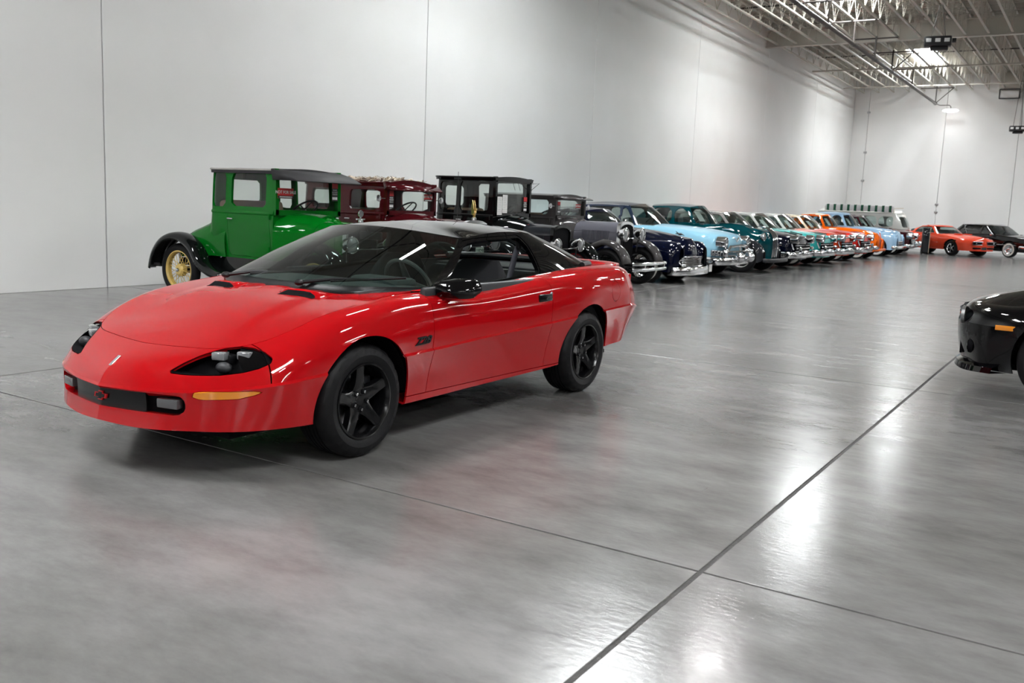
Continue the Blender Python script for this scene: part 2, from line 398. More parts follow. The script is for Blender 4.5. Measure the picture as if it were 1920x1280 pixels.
def basis(o, x, y):
    """matrix with origin o, local X along x, local Y along y"""
    x = Vector(x).normalized(); y = Vector(y); y = (y-x*y.dot(x)).normalized(); z = x.cross(y)
    m_ = Matrix((x, y, z)).transposed().to_4x4(); m_.translation = Vector(o); return m_

# ------------------------------------------------------------------ the hall
YW, XF, XB, YR, ZD = 12.33, 53.3, -24.0, -26.0, 8.95      # left wall, far wall, wall behind, right wall, roof deck
# floor: base with recessed joints, slabs on top
g = G().box(((XF+XB)/2, (YW+YR)/2, -0.145), (XF-XB+1.0, YW-YR+1.0, 0.28))
floor = tag(obj('floor', g, 'sealant', smooth=0), kind='structure')
xs = [XB-0.2]+[3.5+5.1*k for k in range(-5, 10) if XB < 3.5+5.1*k < XF]+[XF+0.2]; ys = [YR-0.2]+[1.25+5.75*k for k in range(-4, 2)]+[YW+0.2]
slab_mesh = {}
for i in range(len(xs)-1):
    for j in range(len(ys)-1):
        x0, x1, y0, y1 = xs[i], xs[i+1], ys[j], ys[j+1]
        gx, gy = 0.007, 0.010
        key = (round(x1-x0, 3), round(y1-y0, 3))
        if key not in slab_mesh:
            me = obj('slab', G().box((0, 0, 0), (x1-x0-2*gx, y1-y0-2*gy, 0.06), bevel=0.003), 'concrete_floor', floor, smooth=20)
            slab_mesh[key] = me; o = me
        else: o = share(slab_mesh[key], floor, 'slab')
        o.location = ((x0+x1)/2, (y0+y1)/2, -0.03)
# walls of tall tilt-up panels with open joints
def panel_wall(name, a, b, n_list, base, mat='white_wall'):
    w = tag(obj(name, G().box(base[0], base[1]), 'sealant', smooth=0), kind='structure')
    for (c, d) in n_list: obj('wall_panel', G().box(c, d, bevel=0.006), mat, w, smooth=20)
    return w
def spans(lo, hi, cuts): 
    q = [lo]+[c for c in cuts if lo+.2 < c < hi-.2]+[hi]; return list(zip(q[:-1], q[1:]))
cx_ = [8.33+7.46*k for k in range(-5, 7)]
panel_wall('wall_left', 0, 0, [(((a+b)/2, YW+0.1, 4.8), (b-a-0.016, 0.2, 9.6)) for a, b in spans(XB-.2, XF+.2, cx_)], (((XF+XB)/2, YW+0.24, 4.8), (XF-XB+.4, 0.08, 9.6)))
cy_ = [11.55, 7.72, 4.3, 0.5, -3.3, -7.1, -10.9, -14.7, -18.5, -22.3]
panel_wall('wall_far', 0, 0, [((XF+0.1, (a+b)/2, 4.8), (0.2, b-a-0.016, 9.6)) for a, b in spans(YR-.2, YW, sorted(cy_))], ((XF+0.24, (YW+YR)/2, 4.8), (0.08, YW-YR+.4, 9.6)))
panel_wall('wall_right', 0, 0, [(((a+b)/2, YR-0.1, 4.8), (b-a-0.016, 0.2, 9.6)) for a, b in spans(XB-.2, XF+.2, cx_)], (((XF+XB)/2, YR-0.24, 4.8), (XF-XB+.4, 0.08, 9.6)), mat='grey_wall')
panel_wall('wall_back', 0, 0, [((XB-0.1, (a+b)/2, 4.8), (0.2, b-a-0.016, 9.6)) for a, b in spans(YR, YW, sorted(cy_))], ((XB-0.24, (YW+YR)/2, 4.8), (0.08, YW-YR+.4, 9.6)), mat='grey_wall')
# roof deck of ribbed steel with skylight openings
SKY = [(47.2-15.5*k, y) for k in range(5) for y in (7.9, -3.2, -14.5)]
SX, SY = 2.1, 0.62      # half sizes of a skylight
deck = G(); ribs = G()
yc = sorted({YR-.3, YW+.3} | {y-SY for _, y in SKY} | {y+SY for _, y in SKY}); xc = sorted({XB-.3, XF+.3} | {x-SX for x, _ in SKY} | {x+SX for x, _ in SKY})
for i in range(len(xc)-1):
    for j in range(len(yc)-1):
        mx, my = (xc[i]+xc[i+1])/2, (yc[j]+yc[j+1])/2
        if any(abs(mx-x) < SX and abs(my-y) < SY for x, y in SKY): continue
        deck.box((mx, my, ZD+0.05), (xc[i+1]-xc[i], yc[j+1]-yc[j], 0.1))
ceiling = tag(obj('ceiling', deck, 'steel_white', smooth=0), kind='structure')
nrib = 0; x = XB
while x < XF:
    segs = [(YR, YW)]
    for sx, sy in SKY:
        if abs(x-sx) < SX+0.05: segs = [q for a, b in segs for q in ((a, min(b, sy-SY)), (max(a, sy+SY), b)) if q[1]-q[0] > 0.05]
    for a, b in segs: ribs.box((x, (a+b)/2, ZD-0.02), (0.07, b-a, 0.045))
    x += 0.305
tag(obj('deck_rib', ribs, 'steel_white', ceiling, smooth=0), kind='stuff')
# open-web joists between the girders
GIR = [37.7-15.5*k for k in range(4)]; ZB = 8.1
ends = sorted([XB]+GIR+[XF])
jy = [11.86-0.7525*k for k in range(-0, 50) if 11.86-0.7525*k > YR+0.3]
jm = {}
for a, b in zip(ends[:-1], ends[1:]):
    L = b-a-0.24
    if round(L, 2) not in jm:
        q = G(); q.box((0, 0, ZB+0.025), (L, 0.075, 0.05)); q.box((0, 0, ZD-0.075), (L, 0.07, 0.05))
        n = int(L/0.55); 
        for k in range(n):
            xa = -L/2+L*k/n; xb = xa+L/n; zt, zb = ZD-0.1, ZB+0.05
            p0, p1 = ((xa, 0, zb), (xb, 0, zt)) if k % 2 else ((xa, 0, zt), (xb, 0, zb))
            q.tube([p0, p1], 0.011, 4, caps=False)
            if k % 2 == 0: q.tube([(xb, 0, zb), (xb, 0, zt)], 0.009, 4, caps=False)
        jm[round(L, 2)] = None
    for y in jy:
        if jm[round(L, 2)] is None: o = jm[round(L, 2)] = obj('joist', q, 'steel_white', ceiling, smooth=0)
        else: o = share(jm[round(L, 2)], ceiling, 'joist')
        o.location = ((a+b)/2, y, 0)
for x in GIR:
    q = G().box((x, (YW+YR)/2, 8.36), (0.03, YW-YR, 0.6)).box((x, (YW+YR)/2, 8.05), (0.24, YW-YR, 0.03)).box((x, (YW+YR)/2, 8.66), (0.24, YW-YR, 0.05))
    obj('girder', q, 'steel_white', ceiling, smooth=0)
for x in [41.5, 45.3, 49.4, 33.8, 29.9, 26.0, 18, 14, 10]:
    obj('bridging_and_shade', G().box((x, (YW+YR)/2, ZD-0.16), (0.045, YW-YR, 0.045)), 'pipe_dark', ceiling, smooth=0)  # dark bars stand in for bridging shadow lines; pale ones below are the steel
for x in [44.6, 50.6]:
    obj('bridging_and_shade', G().box((x, (YW+YR)/2, ZB-0.03), (0.12, YW-YR, 0.06)), 'steel_white', ceiling, smooth=0)
# light filters down between joists: roof lights
for k, (x, y) in enumerate(SKY):
    w = tag(obj('window_%d' % (k+1), G().box((x, y, ZD+0.13), (2*SX, 2*SY, 0.02)), 'skylight_glow', smooth=0), kind='structure')
    q = G()
    for sx in (-1, 1): q.box((x+sx*(SX-0.02), y, ZD+0.06), (0.04, 2*SY, 0.13))
    for sy in (-1, 1): q.box((x, y+sy*(SY-0.02), ZD+0.06), (2*SX-.08, 0.04, 0.13))
    obj('window_frame', q, 'steel_white', w, smooth=0)
# linear high-bay lamps in rows
def lamp(x, y, z, label, group, L=1.2, along='X', glow='lamp_glow'):
    t = thing('high_bay_lamp', label, 'lamp', (x, y, z), 0 if along == 'X' else math.pi/2, group)
    obj('housing', G().box((0, 0, 0.06), (L, 0.34, 0.06), bevel=0.01, taper=(0.95, 0.6)), 'steel_white', t)
    for s in (-1, 1): obj('reflector', G().box((0, s*0.19, 0.0), (L, 0.012, 0.11), rot=Matrix.Rotation(-s*0.7, 3, 'X')), 'steel_white', t, smooth=0)
    for s in (-1, 1): obj('tube', G().box((0, s*0.075, 0.012), (L-0.06, 0.085, 0.03)), glow, t, smooth=0)
    for s in (-1, 1): obj('hanger_wire', G().tube([(s*L*0.35, 0, 0.08), (s*L*0.35, 0, ZB-z)], 0.006, 5), 'dull_steel', t)
    return t
for x in (-21.6, -14.1, -6.6, .9, 8.4, 15.9):
    for y in (5.4, -3.2, -14.0):
        lamp(x, y, 7.1, 'white linear high-bay lamp hanging in rows under the joists', 'lamps under the joists')
for x in (27, 34.5, 42):
    for y in (-3.4, -14.0):
        lamp(x, y, 7.1, 'white linear high-bay lamp hanging in rows under the joists', 'lamps under the joists')

# sprinkler main with trapeze hangers, ending in a gooseneck that carries the wall lamp
PY, PZ = 8.0, 7.3
pipe = thing('sprinkler_pipe', 'dark sprinkler pipe hung lengthwise below the white joists', 'pipe', (0, PY, PZ))
obj('pipe_run', G().tube([(XB+.3, 0, 0), (51.6, 0, 0)], .065, 12), 'pipe_dark', pipe)
for x in [51.4, 44.8, 40.2, 37.0, 33.6, 30.2, 26.6, 20, 13, 6, -1, -8, -15]:
    h_ = obj('hanger_rod', G().tube([(x, 0, .0), (x, 0, .82)], .03, 6), 'pipe_dark', pipe); obj('trapeze_bar', G().tube([(x, -.75, .74), (x, .75, .74)], .03, 6), 'pipe_dark', h_)
    obj('pipe_clamp', G().lathe([(.085, x-.03), (.095, x), (.085, x+.03)], axis='X', n=12), 'pipe_dark', pipe)
for x in (51.4, 40.2): obj('sway_brace', G().tube([(x, 0, 0), (x, -.8, .75)], .022, 6), 'pipe_dark', pipe)
obj('gooseneck', G().tube([(51.6, 0, 0), (52.1, -.1, -.02), (52.2, -.55, -.02), (52.2, -.62, -.1), (52.2, -.62, -.22)], .02, 6), 'pipe_dark', pipe)
wl_ = thing('wall_lamp', 'glowing oval lamp hanging from a gooseneck at the far wall', 'lamp', (52.2, 7.38, 6.95))
obj('diffuser', G().ball((0, 0, .07), (.16, .37, .085), 20, 10), 'wall_lamp_glow', wl_); obj('lamp_cap', G().ball((0, 0, .12), (.12, .28, .06), 16, 8, zmin=0.0), 'steel_white', wl_)
# black hanging fixtures with pale panels
def fixture(x, y, z, k, label, top):
    t = thing('ceiling_fixture', label, 'fixture', (x, y, z), math.radians(8))
    obj('casing', G().box((0, 0, 0), (.4*k, .78*k, .30*k), bevel=.04).box((.02, -.05*k, -.20*k), (.3*k, .52*k, .12*k), bevel=.04), 'fixture_black', t)
    for dy in (-.26, 0, .26): obj('pale_panel', G().box((-.205*k, dy*k, .02*k), (.02, .15*k, .11*k), bevel=.005), 'sign_white', t)
    obj('side_knob', G().cyl((-.05*k, -.40*k, .02), (-.05*k, -.52*k, .02), .07*k), 'fixture_black', t)
    for dy in (-.2, .2): obj('hanger_wire', G().tube([(0, dy*k, .14*k), (0, dy*.2, top-z)], .012, 5), 'pipe_dark', t)
fixture(32.3, 5.14, 7.0, 1.0, 'black hanging fixture with three pale panels below the roof light', 8.1)
fixture(50.0, 4.13, 5.9, .85, 'small black fixture on a long drop in front of the far wall', 8.1)
duct = thing('air_duct', 'white square duct with black framed grille at the far wall', 'duct', (52.6, 4.85, 7.6))
obj('duct_box', G().box((.3, 0, .82), (.6, 1.0, .95), bevel=.02), 'steel_white', duct); obj('grille_panel', G().box((.3, 0, .22), (.6, .86, .36), bevel=.01), 'white_wall', duct)
q = G()
for dy in (-.44, .44): q.box((.0, dy, .22), (.06, .05, .46))
for dz in (0.0, .44): q.box((.0, 0, dz), (.06, .88, .05))
obj('grille_frame', q, 'fixture_black', duct, smooth=0)
for (y, z) in ((11.55, 7.1), (11.55, 5.0), (11.55, 3.5), (7.72, 2.35), (7.72, 1.95)):
    obj('junction_box', G().box((XF-.02, y, z), (.06, .16, .10), bevel=.01), 'dull_steel', bpy.data.objects['wall_far'])

# ------------------------------------------------------------------ wheels (local: wheel centre at origin, outer face towards +Y)
def tire(r, rim, w, parent, white=None, tread=True, n=96, mat='rubber'):
    h = w/2; s = r-rim
    prof = [(rim-0.005, h-0.035), (rim, h-0.012), (rim+0.12*s, h-0.003), (rim+0.45*s, h+0.006), (rim+0.75*s, h-0.004), (r-0.14*s, h-0.014), (r-0.035*s, h-0.030), (r, h-0.05)]
    nt = 5; ins = []
    for k in range(1, nt):
        y = (h-0.05)*(1-2*k/nt); ins += [(r, y+0.008), (r-0.008, y+0.006), (r-0.008, y-0.006), (r, y-0.008)]
    prof = prof+(ins if tread else [(r+0.002, 0)])+[(a, -b) for a, b in prof[::-1]]
    alt = (lambda i, k: (0.984 if (k % 4 == 0) else 1.0) if i in (5, 6, 7) else 1.0) if tread else None
    o = obj('tire', G().lathe(prof, n=n, alt=alt), mat, parent, smooth=28)
    if white:
        obj('whitewall_band', G().lathe([(white[0], h+0.001), (white[0]+0.3*(white[1]-white[0]), h+0.0085), (white[0]+.7*(white[1]-white[0]), h+0.0085), (white[1], h+0.001)], n=48), 'whitewall', parent)
    return o
def place_wheel(w, parent, x, y, z, rz=0.0, steer=0.0):
    w.parent = parent; w.location = (x, y, z); w.rotation_euler = (0, 0, (0 if y > 0 else math.pi)+steer); return w
def star_wheel(r=0.325, rim=0.212, w=0.245):
    t = obj('wheel', G().lathe([(rim+0.006, w/2-0.012), (rim+0.006, w/2-0.002), (rim-0.004, w/2), (rim-0.012, w/2-0.012), (rim-0.02, w/2-0.03), (rim-0.03, w/2-0.10), (rim-0.03, -w/2+0.01), (rim, -w/2)], n=72), 'satin_black', None, label='satin black five-spoke wheel')
    tire(r, rim, w, t)
    obj('brake_disc', G().lathe([(0.001, 0.01), (0.15, 0.01), (0.15, -0.01), (0.001, -0.01)], n=40), 'dull_steel', t)
    obj('caliper', G().box((-0.11, 0.0, 0.05), (0.07, 0.06, 0.14), bevel=0.01), 'dark_trim', t)
    obj('wheel_well_backing', G().lathe([(0.001, -0.035), (rim-0.03, -0.035)], n=40), 'black_cavity', t)
    hub = obj('hub', G().lathe([(0.001, 0.083), (0.028, 0.083), (0.032, 0.078), (0.066, 0.082), (0.078, 0.072), (0.08, 0.03), (0.001, 0.03)], n=40), 'satin_black', t)
    for k in range(5):
        a = 2*math.pi*k/5+math.radians(12)
        ca, sa = math.cos(a), math.sin(a); rows = []
        for u, hw, yo in [(0.055, 0.050, 0.078), (0.10, 0.036, 0.092), (0.15, 0.031, 0.100), (0.198, 0.031, 0.106), (0.208, 0.031, 0.09)]:
            row = []
            for v, dy in [(-1.15, -0.045), (-1, -0.006), (-0.75, 0.0), (0.75, 0.0), (1, -0.006), (1.15, -0.045)]:
                p = (u, v*hw); row.append((ca*p[0]-sa*p[1], yo+dy, sa*p[0]+ca*p[1]))
            rows.append(row)
        obj('spoke', G().sheet(rows), 'satin_black', t, smooth=35)
        b = a+math.pi/5
        obj('lug_nut', G().lathe([(0.0165, 0.070), (0.0165, 0.084), (0.001, 0.084)], (0.054*math.cos(b), 0, 0.054*math.sin(b)), n=12), 'black_cavity', t)
        obj('lug_nut', G().lathe([(0.009, 0.080), (0.0085, 0.094), (0.001, 0.097)], (0.054*math.cos(b), 0, 0.054*math.sin(b)), n=8), 'chrome', t)
    return t

# ------------------------------------------------------------------ the red coupe
def out_car(xm=-1.3, zm=0.5):
    return lambda p: (0.35*(p[0]-xm), p[1], p[2]-zm)
RED = thing('coupe', 'glossy red two-door coupe with black roof and black five-spoke wheels', 'car', (3.9093, 4.3116, 0), math.radians(179.146))
car = RED
ring = [  # a: lower edge, b: lower side, c: crease, d: upper side, e: shoulder, f: top edge; front centre -> rear centre
 [(1.065, 0, .262), (1.050, 0, .345), (1.046, 0, .453), (.985, 0, .535), (.89, 0, .592), (.78, 0, .634)],
 [(1.013, .28, .252), (1.000, .28, .34), (0.996, .28, .457), (0.933, .28, .542), (0.848, .28, .601), (0.753, .28, .642)],
 [(0.915, .55, .262), (0.908, .555, .34), (0.900, .56, .472), (0.838, .55, .562), (0.770, .54, .617), (0.695, .52, .656)],
 [(0.760, .74, .262), (0.750, .75, .35), (0.740, .757, .492), (0.682, .735, .588), (0.630, .705, .648), (0.565, .665, .690)],
 [(0.588, .835, .262), (0.588, .855, .362), (0.583, .868, .513), (0.528, .845, .615), (0.478, .80, .69), (0.418, .735, .745)],
 [(.36, .872, .255), (.36, .893, .375), (.35, .91, .532), (.32, .90, .655), (.28, .845, .758), (.24, .757, .802)],
 [(0, .885, .252), (0, .905, .38), (0, .93, .552), (0, .93, .705), (-.02, .868, .822), (-.05, .768, .855)],
 [(-.35, .872, .247), (-.35, .89, .38), (-.35, .922, .563), (-.35, .926, .725), (-.37, .882, .848), (-.40, .78, .893)],
 [(-.62, .866, .246), (-.62, .886, .385), (-.62, .92, .572), (-.62, .922, .742), (-.64, .886, .852), (-.68, .79, .900)],
 [(-1.1, .862, .25), (-1.1, .884, .39), (-1.1, .92, .592), (-1.1, .92, .762), (-1.1, .888, .848), (-1.1, .80, .888)],
 [(-1.75, .862, .255), (-1.75, .886, .40), (-1.75, .925, .613), (-1.75, .924, .785), (-1.75, .888, .884), (-1.75, .795, .938)],
 [(-2.1, .868, .262), (-2.1, .89, .41), (-2.1, .93, .626), (-2.1, .932, .805), (-2.1, .89, .911), (-2.1, .785, .960)],
 [(-2.57, .872, .29), (-2.57, .893, .43), (-2.57, .936, .642), (-2.57, .938, .825), (-2.57, .88, .940), (-2.57, .76, .980)],
 [(-3.0, .862, .33), (-3.0, .88, .455), (-3.0, .916, .655), (-3.0, .912, .825), (-3.0, .85, .945), (-3.0, .74, .985)],
 [(-3.30, .835, .34), (-3.33, .855, .47), (-3.36, .882, .655), (-3.32, .87, .82), (-3.30, .81, .938), (-3.28, .70, .982)],
 [(-3.50, .72, .355), (-3.58, .75, .48), (-3.66, .765, .62), (-3.56, .765, .80), (-3.52, .725, .92), (-3.48, .62, .972)],
 [(-3.58, .42, .36), (-3.68, .44, .48), (-3.77, .45, .615), (-3.65, .45, .80), (-3.61, .44, .92), (-3.55, .40, .965)],
 [(-3.60, 0, .36), (-3.70, 0, .48), (-3.79, 0, .615), (-3.67, 0, .80), (-3.63, 0, .92), (-3.57, 0, .962)]]
R_ = np.array(ring); NU = 9
def inset(P, d, dz=0.0):
    c = P.copy(); n = P-np.array([[-1.2, 0, 0]]); n = n*np.array([0.12, 1, 0]); n /= np.linalg.norm(n, axis=1, keepdims=True)+1e-9
    c -= n*d; c[:, 2] += dz; return c
c2 = inset(R_[:, 2], -0.012, -0.013)
upper = soup(surf([R_[:, k] for k in (2, 3, 4, 5)], NU, 7), out_car()); ledge = soup(surf([c2, R_[:, 2]], NU, 1), lambda p: (0.2*p[0], p[1], 0.6))
lower = soup(surf([R_[:, 0], R_[:, 1], c2], NU, 6), out_car()); under = soup(surf([inset(R_[:, 0], 0.11, 0.03), inset(R_[:, 0], 0.02, -0.006), R_[:, 0]], NU, 2), lambda p: (0, 0, -1))
AF, AR, AFR = (0.0, .318), (-2.56, .325), .383
def arch(c, r): return lambda V: np.hypot(V[:, 0]-c[0], V[:, 2]-c[1])-r
def arches(sp): return keep(sp, arch(AF, AFR), arch(AR, AFR))
upper, ledge, lower, under = arches(upper), arches(ledge), arches(lower), arches(under)
GAP = 0.0028
def xcut(sp, lo=None, hi=None, slant=0.0, zr=0.6):
    fs = []
    if lo is not None: fs.append(lambda V: V[:, 0]-(lo+slant*(V[:, 2]-zr))-GAP)
    if hi is not None: fs.append(lambda V: (hi+slant*(V[:, 2]-zr))-V[:, 0]-GAP)
    return keep(sp, *fs)
sill = lambda V: V[:, 2]-(0.292+0.006*V[:, 0])
up_sill = [lambda V: sill(V)-GAP]; dn_sill = [lambda V: -sill(V)-GAP]
XN, XD1, XD2, XQ = 0.615, -0.572, -1.955, -2.86
# nose (upper) with headlight openings
HLP = [(.385, .541), (.42, .580), (.47, .622), (.53, .652), (.60, .668), (.68, .664), (.74, .650), (.785, .625), (.795, .603), (.77, .580), (.72, .560), (.64, .546), (.50, .540)]
hl = poly_in(HLP, (1, 2)); hl_front = lambda V: np.where(V[:, 0] > 0.35, hl(V), -0.5)
nose = xcut(upper, lo=XN, slant=-0.25); lens = keep(nose, hl_front); nose = drop(nose, lambda V: hl_front(V)+0.004)
panel('nose_panel', nose.both(), 'red_paint', car, rim=0.02)
fend = xcut(upper, lo=XD1, hi=XN, slant=-0.25); fend = keep(xcut(upper, hi=XN, slant=-0.25), lambda V: V[:, 0]-XD1-GAP); fend = drop(fend, lambda V: hl_front(V)+0.004)
fend_low = keep(lower+ledge, *up_sill, lambda V: V[:, 0]-XD1-GAP, lambda V: 0.0-V[:, 0])
for s, sfx in ((1, ''), (-1, '')):
    q = fend+fend_low
    panel('front_fender', q if s > 0 else q.mirrored(), 'red_paint', car)
# front bumper with grille slot and signal recess
bump = keep(lower+ledge+under, lambda V: V[:, 0]-0.0)
GRP = [(-.53, .372), (-.515, .345), (-.48, .334), (.48, .334), (.515, .345), (.53, .372), (.53, .408), (.515, .432), (.48, .438), (-.48, .438), (-.515, .432), (-.53, .408)]
slot = poly_in(GRP, (1, 2)); slot_f = lambda V: np.where(V[:, 0] > 0.6, slot(V), -0.5)
TSP = [(.565, .437), (.60, .425), (.74, .432), (.80, .452), (.818, .468), (.79, .470), (.60, .466), (.57, .458)]
tsf = poly_in(TSP, (1, 2)); tsf_f = lambda V: np.where(V[:, 0] > 0.4, tsf(V), -0.5)
grille_sp = keep(bump, slot_f); bump = drop(bump, slot_f); sig = keep(bump, tsf_f); bump = drop(bump, lambda V: tsf_f(V)+0.003)
panel('front_bumper', bump.both(), 'red_paint', car, rim=0.05)
for s in (1, -1):
    q = sig if s > 0 else sig.mirrored(); o = panel('turn_signal', q, 'amber_lens', car, rim=0.01, label='amber turn signal lens')
g = Soup(grille_sp.V-grille_sp.N*0.045, grille_sp.N, grille_sp.F).both()
obj_slot = panel('grille_cavity', g, 'black_cavity', car, rim=0)
mid = keep(Soup(grille_sp.V-grille_sp.N*0.012, grille_sp.N, grille_sp.F), lambda V: 0.30-V[:, 1]).both()
panel('grille_insert', mid, 'satin_black', car, rim=0.02)
for s in (1, -1):
    f = obj('fog_lamp', G().box((0.935, s*0.425, 0.39), (0.05, 0.13, 0.05), rot=Matrix.Rotation(s*0.22, 3, 'Z'), bevel=0.008), 'fog_lens', car)
# bow-tie badge outlined in red on the grille insert
BT = [(-.048, -.011), (-.04, .011), (-.016, .011), (-.011, .022), (.02, .022), (.016, .011), (.048, .011), (.04, -.011), (.016, -.011), (.011, -.022), (-.02, -.022), (-.016, -.011)]
for sc, mt, dx in ((1.15, 'red_paint', 0.0), (0.82, 'satin_black', 0.003)):
    obj('badge', G().prism([(a*sc, b*sc) for a, b in BT], 1.032+dx, 1.040+dx, 'YZ'), mt, car, smooth=0).location = (0.004, 0, 0.386)
nb = moved(G().box((0, 0, 0), (0.075, 0.022, 0.006), bevel=0.002), basis((.955, 0, .558), (-0.75, 0, .56), (0, 1, 0)))
em = obj('nose_emblem', nb, 'chrome', car); 
for k, mt in ((-1, 'red_lens'), (0, 'sign_white'), (1, 'navy_paint')):
    obj('emblem_bar', moved(G().box((0, k*0.0065, 0.0035), (0.066, 0.005, 0.003)), basis((.955, 0, .558), (-0.75, 0, .56), (0, 1, 0))), mt, em, smooth=0)
# headlights: open buckets with square lamps, gloss-black outer cover
for s in (1, -1):
    bk = recess('headlight_bucket', lens if s > 0 else lens.mirrored(), (-.11, -s*.01, -.015), 'black_cavity', car)
    cov = keep(lens, lambda V: V[:, 1]-(0.685-1.1*(V[:, 2]-0.6))); cov = Soup(cov.V-cov.N*0.006, cov.N, cov.F)
    panel('headlight_cover', cov if s > 0 else cov.mirrored(), 'black_paint', car, rim=0.01, label='glossy black cover at the outer end of the headlight')
    for y, x, z in ((.545, .715, .622), (.655, .645, .630)):
        L = obj('head_lamp', G().box((x, s*y, z), (0.06, 0.075, 0.042), rot=Matrix.Rotation(s*0.35, 3, 'Z'), bevel=0.008), 'lamp_lens', car)
        obj('lamp_housing', G().box((x-0.045, s*y, z-0.018), (0.05, 0.095, 0.05), bevel=0.01), 'black_plastic', L)
    obj('lamp_projector', G().ball((.74, s*.60, .57), (0.035, 0.05, 0.03)), 'dark_trim', car)
# doors, rockers, quarters
dz = keep(upper+lower+ledge, lambda V: V[:, 0]-XD2-GAP, lambda V: XD1-GAP-V[:, 0], lambda V: sill(V)-GAP)
for s in (1, -1):
    d = panel('door', dz if s > 0 else dz.mirrored(), 'red_paint', car)
    h = obj('door_handle', G().box((-1.86, s*.928, .80), (0.175, 0.016, 0.052), bevel=0.006), 'satin_black', d)
    obj('door_lock', G().lathe([(0.013, 0.0), (0.012, 0.006), (0.001, 0.008)], (-1.975+.035, s*.925, .825), n=12) if s > 0 else G().lathe([(0.013, 0.0), (0.012, -0.006), (0.001, -0.008)], (-1.94, s*.925, .825), n=12), 'dull_steel', d)
rock = keep(lower+under, lambda V: -sill(V)-GAP, lambda V: V[:, 0]+2.62, lambda V: -0.0-V[:, 0])
for s in (1, -1): panel('rocker_panel', rock if s > 0 else rock.mirrored(), 'red_paint', car)
rb_low = lambda V: XQ-V[:, 0]
quart = keep(upper, lambda V: XD2-GAP-V[:, 0]); FD = (-2.985, .785); fuel = keep(quart, lambda V: 0.083-np.hypot(V[:, 0]-FD[0], (V[:, 2]-FD[1])/1.0), lambda V: V[:, 1]-.7)
quart = keep(quart, lambda V: np.where(V[:, 1] > .7, np.hypot(V[:, 0]-FD[0], V[:, 2]-FD[1])-0.087, 1.0))
q_low = keep(lower+ledge, lambda V: sill(V)-GAP, lambda V: XD2-GAP-V[:, 0], lambda V: V[:, 0]+2.56)
for s in (1, -1):
    q = quart+q_low; qq = panel('quarter_panel', q if s > 0 else q.mirrored(), 'red_paint', car)
    if s > 0: panel('fuel_door', fuel, 'red_paint', qq, rim=0.006)
rbump = keep(lower+ledge+under, lambda V: -2.56-V[:, 0]); panel('rear_bumper', rbump.both(), 'red_paint', car)
obj('tail_lamp', G().box((-3.655, .5, .83), (0.02, .42, .11), rot=Matrix.Rotation(0.10, 3, 'Z'), bevel=0.008), 'red_lens', car); obj('tail_lamp', G().box((-3.655, -.5, .83), (0.02, .42, .11), rot=Matrix.Rotation(-0.10, 3, 'Z'), bevel=0.008), 'red_lens', car)
# hood
fr = _hermite(R_[:8, 5], 14); edge = np.vstack([fr[:-1], np.array([(-.40, .78, .893), (-.47, .772, .900), (-.55, .752, .905)])])
n = len(edge); cl = np.array([(.78, .634), (.66, .687), (.5, .740), (.3, .798), (.1, .850), (-.08, .893)])
xs_ = np.linspace(0, 1, n); 
def hood_pt(i, w):
    e = edge[i]; u = i/(n-1); xc = .78+(-.08-.78)*(u**0.9)
    zc = np.interp(-xc, -cl[:, 0], cl[:, 1]); c = np.array([xc, 0, zc]); ww = w
    p = e*(1-ww)+c*ww; bulge = 4*ww*(1-ww)*0.006*min(1, 3*u)
    yy = abs(p[1]); k = max(0.0, min(1.0, (0.52-yy)/0.15)); k = k*k*(3-2*k)*min(1.0, max(0, (0.62-p[0])/0.5))
    xv = p[0]+0.12*(yy-.34); sx = 0.0 if xv > -.02 else (-.02-xv)/.022 if xv > -.042 else max(0.0, 1-(-.042-xv)/.12)
    sy = max(0.0, min(1.0, (yy-.19)/.035))*max(0.0, min(1.0, (.49-yy)/.035)); sx = sx*sx*(3-2*sx); sy = sy*sy*(3-2*sy)
    p[2] += 0.022*sx*sy+bulge+0.010*k
    if w >= 1: p[1] = 0
    return p
HG = np.array([[hood_pt(i, w) for i in range(n)] for w in np.linspace(0, 1, 60)])
hood = soup(HG, lambda p: (0.2, 0, 1)); _ol = [(p_[0], p_[1]) for p_ in edge]; _ol = _ol+[(-.45, .5), (-.4, -.5), (.85, -.5)]
hood = keep(hood, lambda V: poly_in(_ol, (0, 1))(V)-0.0035*(V[:, 0] > -.05))
H_ = panel('hood', hood.both(), 'red_paint', car, rim=0.014)
def hood_z(x, y):
    k = np.argmin((HG[:, :, 0]-x)**2+(HG[:, :, 1]-y)**2); return HG.reshape(-1, 3)[k][2]
for s in (1, -1):
    rows = []
    for dx, dz_ in ((.014, -.001), (-.004, .010), (-.024, .026)):
        rows.append([(dx-.12*(y-.34), s*y, hood_z(.02-.12*(y-.34), y)+.003+dz_*min(1, 22*(y-.205), 22*(.475-y))) for y in np.linspace(.212, .468, 12)])
    obj('hood_vent', G().sheet(rows), 'black_cavity', H_, smooth=0, label='dark hood vent opening')
